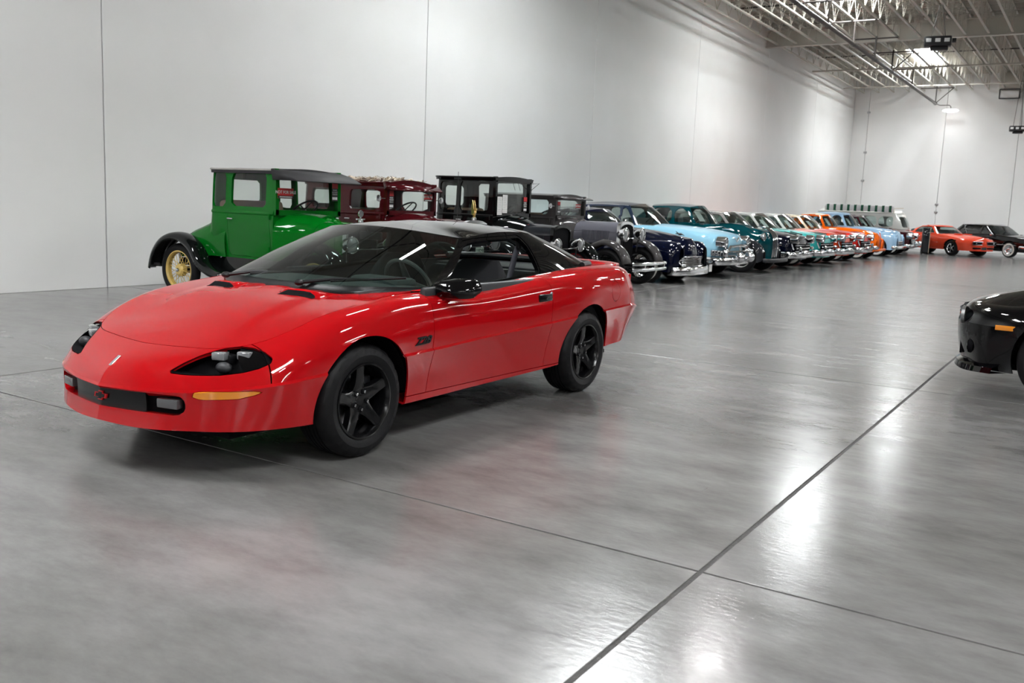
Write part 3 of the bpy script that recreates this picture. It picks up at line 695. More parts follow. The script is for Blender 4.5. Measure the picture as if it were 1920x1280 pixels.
# glasshouse
gb = [(-.15, 0, .935), (-.17, .30, .935), (-.27, .55, .933), (-.46, .69, .931), (-.80, .762, .912), (-1.15, .79, .895), (-1.75, .785, .940), (-2.10, .77, .960), (-2.45, .745, .974), (-2.80, .69, .978), (-3.10, .58, .974), (-3.20, .30, .968), (-3.23, 0, .966)]
gt = [(-.98, 0, 1.272), (-1.0, .26, 1.264), (-1.07, .44, 1.246), (-1.16, .53, 1.229), (-1.28, .588, 1.214), (-1.48, .612, 1.240), (-1.76, .614, 1.256), (-1.98, .602, 1.252), (-2.14, .578, 1.242), (-2.24, .53, 1.238), (-2.30, .45, 1.25), (-2.33, .24, 1.268), (-2.34, 0, 1.272)]
gb, gt = np.array(gb), np.array(gt); gm = gb*0.5+gt*0.5; nrm = gm-np.array([-1.6, 0, 1.0]); nrm[:, 2] = 0.25; nrm /= np.linalg.norm(nrm, axis=1, keepdims=True); gm = gm+nrm*0.022
GH = soup(surf([gb, gm, gt], 8, 8), lambda p: (0.4*(p[0]+1.6), p[1], 0.2))
def aline(V, off=0.0):  # windscreen pillar line in plan/side
    t = (V[:, 2]-.931)/(1.214-.931); return V[:, 0]-(-.80+t*(-1.28+.80))-off
ws = keep(GH, lambda V: aline(V, 0.022)); ws_b = keep(ws, lambda V: V[:, 2]-.905)
glass_in = keep(ws, lambda V: 1.262-0.5*V[:, 1]**2*0.12-V[:, 2]+0.0*V[:, 0])
panel('windshield', ws.both(), 'windshield_glass', car, rim=0, label='tinted windshield')
fr_t = clip(GH, lambda V: aline(V, 0.022))[0]
WIN = [(-.845, .925), (-1.245, 1.194), (-1.36, 1.213), (-1.50, 1.222), (-1.905, 1.236), (-1.935, 1.226), (-1.985, 1.165), (-2.04, .975), (-2.03, .955), (-1.75, .936), (-1.2, .893), (-.87, .905)]
win = poly_in(WIN, (0, 2)); hatch = lambda V: np.minimum(-(V[:, 0]+2.26+0.55*(V[:, 1]-.40)-1.35*np.maximum(0, (1.24-V[:, 2]))*0.9*np.where(V[:, 1] > .4, 1, 1)*0.55), 1.0)
side = keep(fr_t, lambda V: V[:, 0]+2.62+0.0*V[:, 2]) 
body_gh = drop(fr_t, lambda V: np.where(V[:, 1] > .3, win(V), -1.0))
hatch_line = lambda V: -(V[:, 0]+2.20+0.9*np.maximum(0, V[:, 1]-0.30)*0.0+1.6*(1.245-V[:, 2])*1.05*np.clip((V[:, 1]-.25)/.25, 0, 1))
hg, sail = clip(body_gh, hatch_line)[::-1]
panel('hatch_glass', hg.both(), 'hatch_tint', car, rim=0.004, label='tinted hatch glass')
panel('roof_pillar', sail, 'black_paint', car, rim=0.03); panel('roof_pillar', sail.mirrored(), 'black_paint', car, rim=0.03)
seal = keep(GH, lambda V: np.where(V[:, 1] > .3, win(V), -1.0), lambda V: 0.020-win(V)); seal = Soup(seal.V-seal.N*0.004, seal.N, seal.F)
panel('window_seal', seal, 'black_paint', car, rim=0.03); panel('window_seal', seal.mirrored(), 'black_paint', car, rim=0.03)
wg = keep(GH, lambda V: np.where(V[:, 1] > .3, win(V), -1.0)); wg = Soup(wg.V-wg.N*0.012, wg.N, wg.F)
panel('side_window', wg.mirrored(), 'side_glass', car, rim=0, label='passenger side window glass')
panel('side_window', keep(wg, lambda V: 0.925+0.06*(-V[:, 0]-1.2)-V[:, 2]), 'side_glass', car, rim=0, label='lowered driver window glass')
# roof
te = _hermite(gt, 8); m_ = len(te); zc_x = np.array([(-.98, 1.272), (-1.25, 1.298), (-1.55, 1.312), (-1.85, 1.310), (-2.1, 1.298), (-2.34, 1.272)])
def roof_pt(i, w):
    e = te[i]; xc = -.98+(-2.34+.98)*(i/(m_-1)); zc = np.interp(-xc, -zc_x[:, 0], zc_x[:, 1]); c = np.array([xc, 0, zc])
    p = e*(1-w)+c*w; s_ = math.sin(w*math.pi/2); p[2] = e[2]+(zc-e[2])*s_; return p
RG = np.array([[roof_pt(i, w) for i in range(m_)] for w in np.linspace(0, 1, 14)])
roof = soup(RG, lambda p: (0, 0, 1))
r1, r2 = keep(roof, lambda V: V[:, 0]+1.335+0.002), keep(roof, lambda V: -1.335-V[:, 0]+0.002)
panel('roof_panel', r1.both(), 'black_paint', car, rim=0.008); panel('roof_panel', r2.both(), 'black_paint', car, rim=0.008)
# cowl below the glass
ce = np.array([(-.085, 0, .890), (-.105, .3, .892), (-.20, .52, .897), (-.375, .66, .905), (-.56, .748, .907)]); cb = np.array([(-.16, 0, .936), (-.18, .30, .936), (-.28, .55, .934), (-.47, .69, .929), (-.80, .757, .914)])
cm = (ce+cb)/2; cm[:, 2] -= 0.012
panel('cowl', soup(surf([ce, cm, cb], 6, 4), lambda p: (0.5, 0, 1)).both(), 'black_plastic', car, rim=0.01)
side_cowl = soup(surf([[(-.55, .752, .905), (-.68, .79, .900), (-.80, .797, .897)], [(-.57, .745, .908), (-.68, .757, .912), (-.80, .76, .914)]], 4, 2), lambda p: (0, 0, 1))
panel('fender_filler', side_cowl.both(), 'red_paint', car, rim=0)
for a, b, t in (((-.12, -.42, .935), (-.27, -.08, .972), 0), ((-.12, .24, .938), (-.38, .56, .968), 0)):
    wv = obj('wiper_arm', G().tube([a, ((a[0]+b[0])/2-.01, (a[1]+b[1])/2, (a[2]+b[2])/2+.012), b], [0.014, 0.010, 0.006], 6), 'black_plastic', car)
    d = Vector(b)-Vector(a); c0 = Vector(b)-d*0.55; c1 = Vector(b)+d*0.55
    obj('wiper_blade', G().tube([tuple(c0), tuple(c1)], 0.008, 6), 'rubber', wv); obj('wiper_pivot', G().ball(a, (0.03, 0.03, 0.02), 12, 6), 'black_plastic', wv)
# deck behind the glass, spoiler, antenna
fe = _hermite(R_[12:18, 5], 8); gr_ = _hermite(gb[8:13], 10)
de = np.array([fe[int(round(k))] for k in np.linspace(0, len(fe)-1, 41)]); dg_ = gr_.copy()
panel('rear_deck', soup(np.array([de*(1-w)+dg_*w for w in np.linspace(0, 1, 4)]), lambda p: (0, 0, 1)).both(), 'red_paint', car, rim=0)
gap = soup(surf([R_[9:13, 5], gb[5:9]], 8, 1), lambda p: (0, 0, 1)); [panel('belt_molding', q, 'black_plastic', car, rim=0) for q in (gap, gap.mirrored())]
sp_path = [(-3.20, .735, .968), (-3.33, .715, .976), (-3.44, .63, .982), (-3.49, .45, .984), (-3.51, .2, .985), (-3.515, 0, .985)]
obj('hatch_frame', G().tube([tuple(p) for p in np.vstack([gr_[10:], (gr_[10:-1]*np.array([1, -1, 1]))[::-1]])+np.array([0, 0, .012])], .024, 8), 'black_plastic', car)
sp_path = [tuple(p) for p in _hermite(np.array(sp_path), 5)]; rows = []
for p in sp_path:
    w = 0.5 if p[1] > .7 else 1.0
    rows.append([(p[0]+.13*w, p[1], p[2]-.02), (p[0]+.06*w, p[1], p[2]+.004), (p[0]-.02, p[1], p[2]+.010), (p[0]-.085*w, p[1], p[2]+.004), (p[0]-.10*w, p[1], p[2]-.012), (p[0]-.06*w, p[1], p[2]-.05), (p[0]-.06*w, p[1], p[2]-.09)])
obj('spoiler', G().sheet(rows).mirror(), 'red_paint', car, smooth=60)
obj('antenna', G().tube([(-3.08, -.80, .95), (-3.09, -.81, 1.73)], [0.0035, 0.002], 6), 'black_plastic', car); obj('antenna_base', G().lathe([(0.02, .965), (0.014, .99), (0.001, .99)], (-3.08, -.80, 0), 'Z', 12), 'black_plastic', car)
# mirrors
mr = np.array([[(-.50, .86, .90), (-.54, .98, .892), (-.66, 1.07, .895), (-.72, 1.075, .91)], [(-.49, .85, .93), (-.505, .99, .925), (-.60, 1.105, .93), (-.72, 1.11, .935)], [(-.51, .86, .965), (-.55, .99, .972), (-.65, 1.085, .975), (-.72, 1.09, .975)], [(-.60, .86, .985), (-.63, .98, .992), (-.69, 1.06, .992), (-.72, 1.05, .99)]]); mr[:, :, 0] = -.765+(mr[:, :, 0]+.61)*.78; mr[:, :, 1] = .86+(mr[:, :, 1]-.86)*.85; mr[:, :, 2] = .925+(mr[:, :, 2]-.94)*1.2
for s in (1,):
    g_ = G(); P = surf(mr, 5, 5); g_.sheet([[tuple(v) for v in r] for r in P])
    P2 = np.array([P[0], P[-1]]); g_.sheet([[tuple(v) for v in r] for r in np.array([P[0]*(1-w)+P[-1]*w for w in np.linspace(0, 1, 3)])])
    g_ = g_ if s > 0 else g_.mirrored(); mo = obj('door_mirror', g_, 'black_paint', car, smooth=70, label='gloss black door mirror')
    obj('mirror_glass', G().box((-.845, s*.965, .925), (0.006, .15, .07), bevel=0.002), 'chrome', mo); obj('mirror_foot', G().box((-.76, s*.85, .905), (.16, .1, .05), rot=Matrix.Rotation(s*-.1, 3, 'Z'), bevel=0.02), 'black_paint', mo)
# fender lettering
tg = text_g('Z28', 0.062, 0.006, 0.0022, 0.35, 1.35)
obj('badge_lettering', moved(tg, basis((-.462, .9315, .627), (-1, 0, 0.04), (0, 0, 1))), 'black_plastic', car, smooth=0, label='dark Z28 badge on the fender')
# underside, wheel wells, cabin
g = G().box((-1.3, 0, .22), (4.1, 1.3, .03)).box((.60, 0, .262), (.5, 1.0, .02)); obj('underbody', g, 'black_cavity', car, smooth=0)
for x, z in (AF, AR):
    for s in (1, -1):
        g = G(); rows = []
        for k in range(15):
            a = math.pi*k/14; rows.append([(x+.40*math.cos(a), s*y, z+.40*math.sin(a)) for y in (.865, .55)])
        g.sheet(rows); g.prism([(x+.40*math.cos(math.pi*k/14), z+.40*math.sin(math.pi*k/14)) for k in range(15)], s*.55, s*.54, 'XZ'); obj('wheel_well', g, 'black_cavity', car)
cab = G().box((-1.75, 0, .34), (2.3, 1.62, .04)).box((-.62, 0, .56), (.06, 1.62, .5)); obj('cabin_floor', cab, 'dark_trim', car, smooth=0)
for s in (1, -1): obj('door_card', G().box((-1.45, s*.82, .64), (1.75, .05, .58), bevel=0.02), 'dark_trim', car)
[obj('side_trim', G().box((-2.75, s*.80, .72), (1.0, .05, .46), bevel=0.02), 'dark_trim', car) for s in (1, -1)]; obj('rear_shelf', G().box((-2.95, 0, .915), (.75, 1.3, .06), bevel=0.02), 'dark_trim', car); obj('rear_seat', G().box((-2.45, 0, .72), (.2, 1.2, .42), rot=Matrix.Rotation(-.3, 3, 'Y'), bevel=0.06).box((-2.2, 0, .5), (.5, 1.2, .16), bevel=0.05), 'grey_trim', car)
dash = soup(surf([[(-.25, -.6, .90), (-.2, 0, .91), (-.25, .6, .90)], [(-.55, -.7, .92), (-.55, 0, .93), (-.55, .7, .92)], [(-.80, -.7, .88), (-.80, 0, .89), (-.80, .7, .88)], [(-.84, -.7, .7), (-.82, 0, .7), (-.84, .7, .7)]], 6, 5), lambda p: (0, 0, 1)); panel('dashboard', dash, 'grey_trim', car, rim=0.02)
obj('instrument_hood', G().box((-.72, .38, .925), (.2, .42, .07), bevel=0.03), 'grey_trim', car)
sw = G(); c0 = Vector((-.98, .38, .90)); ax = Vector((-.87, 0, .5)).normalized(); e1 = Vector((0, 1, 0)); e2 = ax.cross(e1)
sw.tube([tuple(c0+(e1*math.cos(a)+e2*math.sin(a))*.185) for a in [2*math.pi*k/28 for k in range(28)]], 0.014, 8, closed=True)
for a in (0.2, math.pi-.2, math.pi*1.5): sw.tube([tuple(c0), tuple(c0+(e1*math.cos(a)+e2*math.sin(a))*.18)], [0.03, 0.014], 6)
sw.tube([tuple(c0), tuple(c0-ax*.3)], .03, 8); obj('steering_wheel', sw, 'grey_trim', car)
for s in (1, -1):
    st = obj('seat', G().box((-1.45, s*.38, .47), (.52, .5, .17), bevel=0.06), 'seat_cloth', car)
    bk = surf([[(-1.64, s*(.38-.24), .52), (-1.60, s*.38, .52), (-1.64, s*(.38+.24), .52)], [(-1.74, s*(.38-.25), .78), (-1.70, s*.38, .78), (-1.74, s*(.38+.25), .78)], [(-1.83, s*(.38-.21), .94), (-1.80, s*.38, .95), (-1.83, s*(.38+.21), .94)], [(-1.86, s*(.38-.15), 1.005), (-1.84, s*.38, 1.015), (-1.86, s*(.38+.15), 1.005)]], 5, 5)
    o = obj('seat_back', G().sheet([[tuple(v) for v in r] for r in bk]), 'seat_cloth', st, smooth=60, solid=0.12)
belt = G().sheet([[(-1.93, .60, 1.15), (-1.99, .60, 1.15)], [(-1.87, .60, 1.02), (-1.95, .60, 1.02)], [(-1.80, .60, .85), (-1.875, .60, .85)], [(-1.80, .60, .55), (-1.87, .60, .55)]]); obj('seat_belt', belt, 'belt_webbing', car, solid=0.004)
obj('belt_anchor', G().box((-1.96, .61, 1.16), (.04, .03, .06), bevel=0.008), 'black_plastic', car)
obj('interior_mirror', G().box((-1.02, 0, 1.20), (.02, .2, .055), bevel=0.008).tube([(-1.0, 0, 1.2), (-.97, 0, 1.255)], .006, 6), 'black_plastic', car)
w0 = star_wheel(); place_wheel(w0, car, 0, .775, .325, steer=0.0)
for x, y in ((0, -.775), (-2.568, .775), (-2.568, -.775)):
    place_wheel(copy_tree(w0), car, x, y, .325)

# ------------------------------------------------------------------ cars of the 1920s: box cab, separate wings, running boards
def wire_wheel(r, rim, w, mat, hubmat='chrome', n=30, tire_w=None):
    t = obj('wheel', G().lathe([(rim+.004, w/2-.02), (rim+.004, w/2-.008), (rim-.008, w/2-.006), (rim-.022, w/2-.03), (rim-.022, -w/2+.03), (rim, -w/2+.01)], n=48), mat, None)
    tire(r, rim, w, t, tread=False, n=48)
    sp = G()
    for k in range(n):
        a = 2*math.pi*k/n; b = a+(0.32 if k % 2 else -0.32); y0, y1 = (.045, -.01) if k % 4 < 2 else (-.045, .0)
        sp.tube([(.055*math.cos(b), y0, .055*math.sin(b)), ((rim-.02)*math.cos(a), y1, (rim-.02)*math.sin(a))], .0042, 4, caps=False)
    tag(obj('wire_spokes', sp, mat, t, smooth=0), kind='stuff')
    obj('hub', G().lathe([(.001, .055), (.06, .052), (.085, .03), (.09, -.03), (.05, -.06), (.001, -.06)], n=24), mat, t)
    obj('hub_cap', G().lathe([(.001, .085), (.022, .082), (.03, .07), (.032, .05)], n=16), hubmat, t)
    return t
def sweep_fender(path, w, crown=0.05, lip=0.05):
    """path: (x,z) points; flat-crowned strip centred on y=0, with a rolled lip"""
    P = _hermite(np.array([(x, 0, z) for x, z in path], float), 6); rows = []
    k_ = int(np.argmax(P[1:-1, 2]))+1; sg = 1.0 if (P[k_+1]-P[k_-1])[0] > 0 else -1.0
    for i, p in enumerate(P):
        a = P[max(i-1, 0)]; b = P[min(i+1, len(P)-1)]; t = (b-a)/np.linalg.norm(b-a); nx, nz = -t[2]*sg, t[0]*sg
        row = []
        for v, d in ((-1, -lip), (-1, -.012), (-.86, crown*.45), (-.5, crown*.85), (0, crown), (.5, crown*.85), (.86, crown*.45), (1, -.012), (1, -lip)):
            row.append((p[0]+nx*d, v*w/2, p[2]+nz*d))
        rows.append(row)
    return G().sheet(rows)
def at_y(g, y): return moved(g, Matrix.Translation((0, y, 0)))
def rrect(x0, x1, z0, z1, r=0.05):
    pts = []
    for cx, cz, a0 in ((x1-r, z1-r, 0), (x0+r, z1-r, 90), (x0+r, z0+r, 180), (x1-r, z0+r, 270)):
        for k in range(4): a = math.radians(a0+30*k); pts.append((cx+r*math.cos(a), cz+r*math.sin(a)))
    return pts
def headlight(name, c, r, depth, parent, fwd=1.0):
    h = obj(name, G().lathe([(.012, -depth), (r*.45, -depth*.85), (r*.8, -depth*.5), (r*.97, -.02), (r, 0)], c, 'X', 24), 'chrome', parent)
    obj('lens', G().lathe([(r*.92, 0.0), (r*.7, .014), (r*.35, .022), (.001, .025)], c, 'X', 24), 'lamp_lens', h)
    obj('lamp_ring', G().lathe([(r*1.04, -.015), (r*1.06, .004), (r*.98, .016), (r*.9, .008)], c, 'X', 24), 'chrome', h)
    return h
def box_car(name, label, loc, rz, c):
    t = thing(name, label, 'car', loc, rz)
    xw, xr, hw, hf = c['xw'], c['xr'], c['hw'], c['hf']; sill, belt, roof = c['sill'], c['belt'], c['roof']; wb = c['wb']; body, fm = c['body'], c['fender']
    rad = c.get('corner', .12)
    def outline(s, z, xo=0.0, fo=0.0):
        """half plan outline, front -> rear centre; s widens"""
        return [(xw+fo, hf+s, z), ((xw+xr)*.5+.25, hw+s, z), (xr+.45, hw+s, z), (xr+rad+xo, hw-.01+s, z), (xr+.03+xo, hw-rad+s, z), (xr+xo, hw*.45+s, z), (xr-.01+xo, 0, z)]
    lowx = c.get('tuck', 0.0)
    low = soup(surf([outline(-.03, sill, lowx*1.6), outline(-.005, sill+.28, lowx), outline(.012, belt-.14), outline(0, belt)], 6, 6), out_car(-1.6, .9))
    up = soup(surf([outline(0, belt), outline(-.012, (belt+roof)/2), outline(-.03, roof)], 6, 5), out_car(-1.6, 1.4))
    if c.get('door'):
        d0, d1 = c['door']; sides = lambda V: np.minimum(np.minimum(V[:, 0]-d0, d1-V[:, 0]), np.minimum(V[:, 1]-.2, V[:, 2]-(sill+.03)))
        dl = keep(low, lambda V: sides(V)-.004); low = drop(low, sides)
    else: dl = None
    win = [rrect(*w) for w in c['win']]; wf = lambda V: np.where(V[:, 1] > hw*.6, np.max([poly_in(w, (0, 2))(V) for w in win], axis=0), -1.0)
    rwin = poly_in(rrect(*c.get('rwin', (-.28, .28, belt+.12, roof-.14))), (1, 2)); rf = lambda V: np.where(V[:, 0] < xr+.15, rwin(V), -1.0)
    glass = keep(up, wf); glass = Soup(glass.V-glass.N*.02, glass.N, glass.F); rglass = keep(up, rf)
    up = drop(drop(up, wf), rf)
    panel('cab_side', low+up, body, t, rim=.035); panel('cab_side', (low+up).mirrored(), body, t, rim=.035)
    if dl:
        for s in (1, -1):
            d = panel('door', dl if s > 0 else dl.mirrored(), body, t, rim=.01)
            obj('door_handle', G().tube([(d0+.04, s*(hw+.05), belt-.10), (d0+.14, s*(hw+.05), belt-.10)], .009, 6).tube([(d0+.06, s*(hw+.05), belt-.10), (d0+.06, s*hw, belt-.10)], .01, 6), 'chrome', d)
            for z in (sill+.14, belt-.05): obj('hinge', G().cyl((d1+.005, s*(hw+.012), z-.035), (d1+.005, s*(hw+.012), z+.035), .012, n=8), body, d)
    gm = c.get('glass', 'side_glass')
    if c.get('panes', True):
        panel('side_glass', glass, gm, t, rim=0); panel('side_glass', glass.mirrored(), gm, t, rim=0); panel('rear_glass', rglass.both(), gm, t, rim=0)
    bl = soup(surf([outline(.004, belt-.035), outline(.016, belt-.015), outline(.004, belt+.012)], 6, 2), out_car(-1.6, 1)); panel('belt_molding', bl, body, t, rim=0); panel('belt_molding', bl.mirrored(), body, t, rim=0)
    # windscreen
    hd = c.get('header', .12); fr = G()
    for s in (1, -1): fr.box((xw+.012, s*(hf-.028), (belt+roof)/2), (.06, .055, roof-belt+.04))
    fr.box((xw+.012, 0, roof-hd/2), (.06, 2*hf, hd)).box((xw+.012, 0, belt+.01), (.06, 2*hf, .07)); ws = obj('windshield_frame', fr, c.get('frame', body), t, smooth=0)
    obj('windshield_glass', G().sheet([[(xw+.005, -hf+.05, belt+.04), (xw+.005, hf-.05, belt+.04)], [(xw+.005, -hf+.05, roof-hd), (xw+.005, hf-.05, roof-hd)]]), 'clear_glass', ws, smooth=0)
    if c.get('wiper'): obj('wiper', G().tube([(xw+.05, hf*.5, roof-hd), (xw+.05, hf*.75, roof-hd-.16)], .006, 5), 'black_plastic', ws)
    # roof with drip moulding and visor
    ov = c.get('over', .02); ro = np.array(outline(ov-.02, roof, -.02, ov)); rows = []
    rowsP = _hermite(ro, 5)
    for k in range(9):
        w = k/8; zz = roof+.0+c.get('crown', .07)*math.sin(w*math.pi/2); xm = xr+(xw-xr)*.5
        rows.append([(p[0]*(1-w*.0)+0*(xm), p[1]*(1-w), zz-(c.get('rdrop', .0)*max(0, p[0]-xm))) for p in rowsP])
    rs = soup(np.array(rows), lambda p: (0, 0, 1)); panel('roof', rs.both(), c['roofmat'], t, rim=.05)
    fe_ = [r[0] for r in rows]; fe_ = fe_+[(x, -y, z) for x, y, z in fe_[::-1][1:]]
    obj('roof_header', G().sheet([[(x-.004, y, z) for x, y, z in fe_], [(x-.004, y, roof-.03) for x, y, z in fe_]]), c['roofmat'], t, smooth=40)
    obj('drip_rail', G().tube([tuple(p) for p in rowsP], .014, 6).mirror(), c.get('rail', c['roofmat']), t)
    if c.get('visor'):
        vx, vd, vm = c['visor']; v = G().sheet([[(xw-.02, y, roof+.012) for y in (-hf-.02, 0, hf+.02)], [(xw+vx*.5, y, roof-vd*.35) for y in (-hf-.02, 0, hf+.02)], [(xw+vx, y, roof-vd) for y in (-hf-.0, 0, hf+.0)]]); 
        for s in (1, -1): v.add([(xw-.02, s*(hf+.02), roof+.012), (xw+vx*.5, s*(hf+.02), roof-vd*.35), (xw+vx, s*hf, roof-vd), (xw+.01, s*(hf+.02), roof-vd*.95)], [(0, 1, 2, 3)])
        obj('visor', v, vm, t, smooth=40, solid=.015)
    obj('dash_panel', G().box((xw-.01, 0, (sill+belt)/2+.015), (.03, 2*hf+.01, belt-sill+.03)), body, t, smooth=0)
    # cowl and hood
    hx, hz, rx, rz_, hhw, rhw = c['hoodx'], c['hoodz'], c['radx'], c['radz'], c['hoodhw'], c['radhw']
    def sec(x, w, zt, zb, cr):
        return [(x, w, zb), (x, w*1.01, zb+(zt-zb)*.45), (x, w*.98, zt-cr*1.5), (x, w*.82, zt-cr*.62), (x, w*.45, zt-cr*.12), (x, 0, zt)]
    cb = belt+.0
    cowl = surf(np.swapaxes(np.array([sec(xw-.0, hf+.012, cb+.02, sill, .13), sec(xw+(hx-xw)*.5, (hf+hhw)/2*1.04, (cb+hz)/2+.03, sill+.02, .13), sec(hx, hhw, hz, sill+.05, .12)]), 0, 1), 8, 5)
    panel('cowl', soup(cowl, out_car(-.8, .8)).both(), body, t, rim=.01)
    hood = soup(surf(np.swapaxes(np.array([sec(hx+.004, hhw, hz, c['hoodb'], .12), sec((hx+rx)/2, (hhw+rhw)/2, (hz+rz_)/2+.004, c['hoodb'], .11), sec(rx-.02, rhw, rz_, c['hoodb'], .10)]), 0, 1), 8, 5), out_car(-.3, .8))
    top, sd = clip(hood, lambda V: V[:, 2]-(hz-.19))[::-1]
    hm = c.get('hood', body); panel('hood', top.both(), hm, t, rim=.008); panel('hood_side', keep(sd, lambda V: (hz-.198)-V[:, 2]), hm, t, rim=.006); panel('hood_side', keep(sd, lambda V: (hz-.198)-V[:, 2]).mirrored(), hm, t, rim=.006)
    lv = G(); l0, l1 = c.get('louver', (hx+.1, rx-.15)); n = 18
    for s in (1, -1):
        for k in range(n):
            x = l0+(l1-l0)*k/(n-1); w = np.interp(x, [hx, rx], [hhw, rhw])*1.005; lv.box((x, s*(w+.004), (c['hoodb']+hz)/2-.05), (.012, .022, (hz-c['hoodb'])*.42), rot=Matrix.Rotation(s*.5, 3, 'Z'))
    tag(obj('louvers', lv, hm, t, smooth=0), kind='stuff')
    # radiator
    def shell(w, z0, z1, k=.06): return [(w, z0), (w, z1-.10), (w*.9, z1-.045), (w*.55, z1-.012), (w*.18, z1), (-w*.18, z1), (-w*.55, z1-.012), (-w*.9, z1-.045), (-w, z1-.10), (-w, z0)]
    rb = c.get('radb', .50); so, si = shell(rhw+.018, rb, rz_+.02), shell(rhw-.014, rb+.03, rz_-.03); g = G(); n = len(so)
    for a, b in ((rx-.02, rx+.045),):
        V = [(a, y, z) for y, z in so]+[(b, y, z) for y, z in so]+[(b+.006, y, z) for y, z in si]+[(b-.03, y, z) for y, z in si]
        F = [(k*n+i, k*n+(i+1) % n, (k+1)*n+(i+1) % n, (k+1)*n+i) for k in range(3) for i in range(n)]; g.add(V, F)
    sh = obj('radiator_shell', g, c['shell'], t, smooth=40); obj('radiator_core', G().prism(si, rx-.005, rx+.02, 'YZ'), 'black_cavity', sh, smooth=0)
    cap = obj('radiator_cap', G().lathe([(.001, rz_+.065), (.03, rz_+.06), (.034, rz_+.03), (.022, rz_+.01)], (rx+.01, 0, 0), 'Z', 16), 'chrome', t)
    if c.get('ornament') == 'meter':
        obj('moto_meter', G().lathe([(.001, -.012), (.042, -.012), (.046, 0), (.042, .012), (.001, .012)], (rx+.01, 0, rz_+.135), 'X', 24).cyl((rx+.01, 0, rz_+.05), (rx+.01, 0, rz_+.1), .012).tube([(rx+.01, -.08, rz_+.065), (rx+.01, .08, rz_+.065)], .009, 6), 'chrome', cap)
    if c.get('ornament') == 'eagle':
        o = G().ball((rx+.015, 0, rz_+.12), (.022, .016, .05), 12, 8).ball((rx+.04, 0, rz_+.175), (.02, .012, .016), 10, 6).cyl((rx+.01, 0, rz_+.06), (rx+.01, 0, rz_+.08), .02)
        for s in (1, -1): o.prism([(rx-.0, rz_+.09), (rx+.03, rz_+.13), (rx+.01, rz_+.24), (rx-.01, rz_+.31), (rx-.03, rz_+.19), (rx-.02, rz_+.11)], s*.016, s*.030, 'XZ')
        obj('eagle_mascot', o, 'brass', cap)
    # wings, running boards, apron
    wr, tk, fw = c['wheel_r'], c['track']/2, c.get('fw', .27)
    ff = c.get('ffront') or [(.44, wr+.10), (.36, wr+.28), (.18, wr+.43), (-.04, wr+.475), (-.28, wr+.38), (-.50, wr+.16), (-.68, .40), (-.80, .355)]
    fr_ = c.get('frear') or [(-wb+.92, .36), (-wb+.70, .40), (-wb+.50, wr+.14), (-wb+.34, wr+.34), (-wb+.05, wr+.47), (-wb-.25, wr+.42), (-wb-.46, wr+.22), (-wb-.54, wr+.0)]
    for s in (1, -1):
        y = s*(tk+.005); obj('front_fender', at_y(sweep_fender(ff, fw), y), fm, t, smooth=50, solid=.006); obj('rear_fender', at_y(sweep_fender(fr_, fw), y), fm, t, smooth=50, solid=.006)
        obj('running_board', G().box(((ff[-1][0]+fr_[0][0])/2, y, .35), (abs(ff[-1][0]-fr_[0][0])+.03, fw+.02, .03), bevel=.01), fm, t)
        obj('splash_apron', G().sheet([[(ff[-1][0]+.45, s*(hhw+.06), sill+.04), (ff[-1][0]+.1, s*(hw-.05), sill+.02), (-1.5, s*(hw-.03), sill), (-wb+.3, s*(hw-.05), sill)], [(ff[-1][0]+.45, s*(tk-fw/2+.02), .38), (ff[-1][0]+.1, s*(tk-fw/2+.01), .36), (-1.5, s*(tk-fw/2+.01), .36), (-wb+.3, s*(tk-fw/2+.01), .36)]]), fm, t, smooth=50)
        obj('frame_rail', G().box((-wb/2, s*.36, .46), (wb+.9, .06, .1)), 'black_cavity', t, smooth=0)
    obj('axle', G().tube([(0, -tk, wr), (0, tk, wr)], .03, 8), 'black_plastic', t); obj('axle', G().tube([(-wb, -tk, wr), (-wb, tk, wr)], .045, 8), 'black_plastic', t)
    # rear deck of a coupe
    if c.get('deck'):
        dk = c['deck']; secs = []
        for x, w, z, zb in dk: secs.append([(x, w, zb), (x, w*1.02, zb+(z-zb)*.5), (x, w*.9, z-(z-zb)*.18), (x, w*.5, z-.02), (x, 0, z)])
        panel('rear_deck', soup(surf(np.swapaxes(np.array(secs), 0, 1), 6, 5), out_car(-2.2, .7)).both(), body, t, rim=.01)
    if c.get('rear_plate', True):
        obj('rear_bumper', G().box((-wb-.62, tk-.0, wr+.05), (.012, .10, .12)).box((-wb-.62, -tk, wr+.05), (.012, .10, .12)).box((-wb-.55, tk, wr+.05), (.15, .03, .03)).box((-wb-.55, -tk, wr+.05), (.15, .03, .03)), 'dull_steel', t, smooth=0)
    # lamps and bumper
    hy, hzl, hxx, hr = c['lamp']
    for s in (1, -1):
        headlight('headlight', (hxx, s*hy, hzl), hr, .19, t); obj('lamp_post', G().tube([(hxx-.08, s*hy, hzl-hr*.8), (hxx-.10, s*hy*.92, hzl-hr-.2)], .014, 6), c.get('post', 'black_plastic'), t)
    obj('lamp_bar', G().tube([(hxx-.06, -hy, hzl-.02-hr*.4), (hxx-.06, hy, hzl-.02-hr*.4)], .011, 6), 'chrome', t)
    if c.get('bumper'):
        bx, bz, bw = c['bumper']
        for dz in (-.05, .05):
            P = _hermite(np.array([(bx-.10, -bw, bz+dz), (bx-.03, -bw*.75, bz+dz), (bx, 0, bz+dz), (bx-.03, bw*.75, bz+dz), (bx-.10, bw, bz+dz)]), 5)
            obj('bumper_bar', G().sheet([[(p[0], p[1], p[2]-.03) for p in P], [(p[0]+.01, p[1], p[2]) for p in P], [(p[0], p[1], p[2]+.03) for p in P]]), 'chrome', t, smooth=50, solid=.012)
        for y in (-bw*.55, 0, bw*.55): obj('bumper_clamp', G().box((bx-.01, y, bz), (.035, .035, .17), bevel=.006), 'chrome', t)
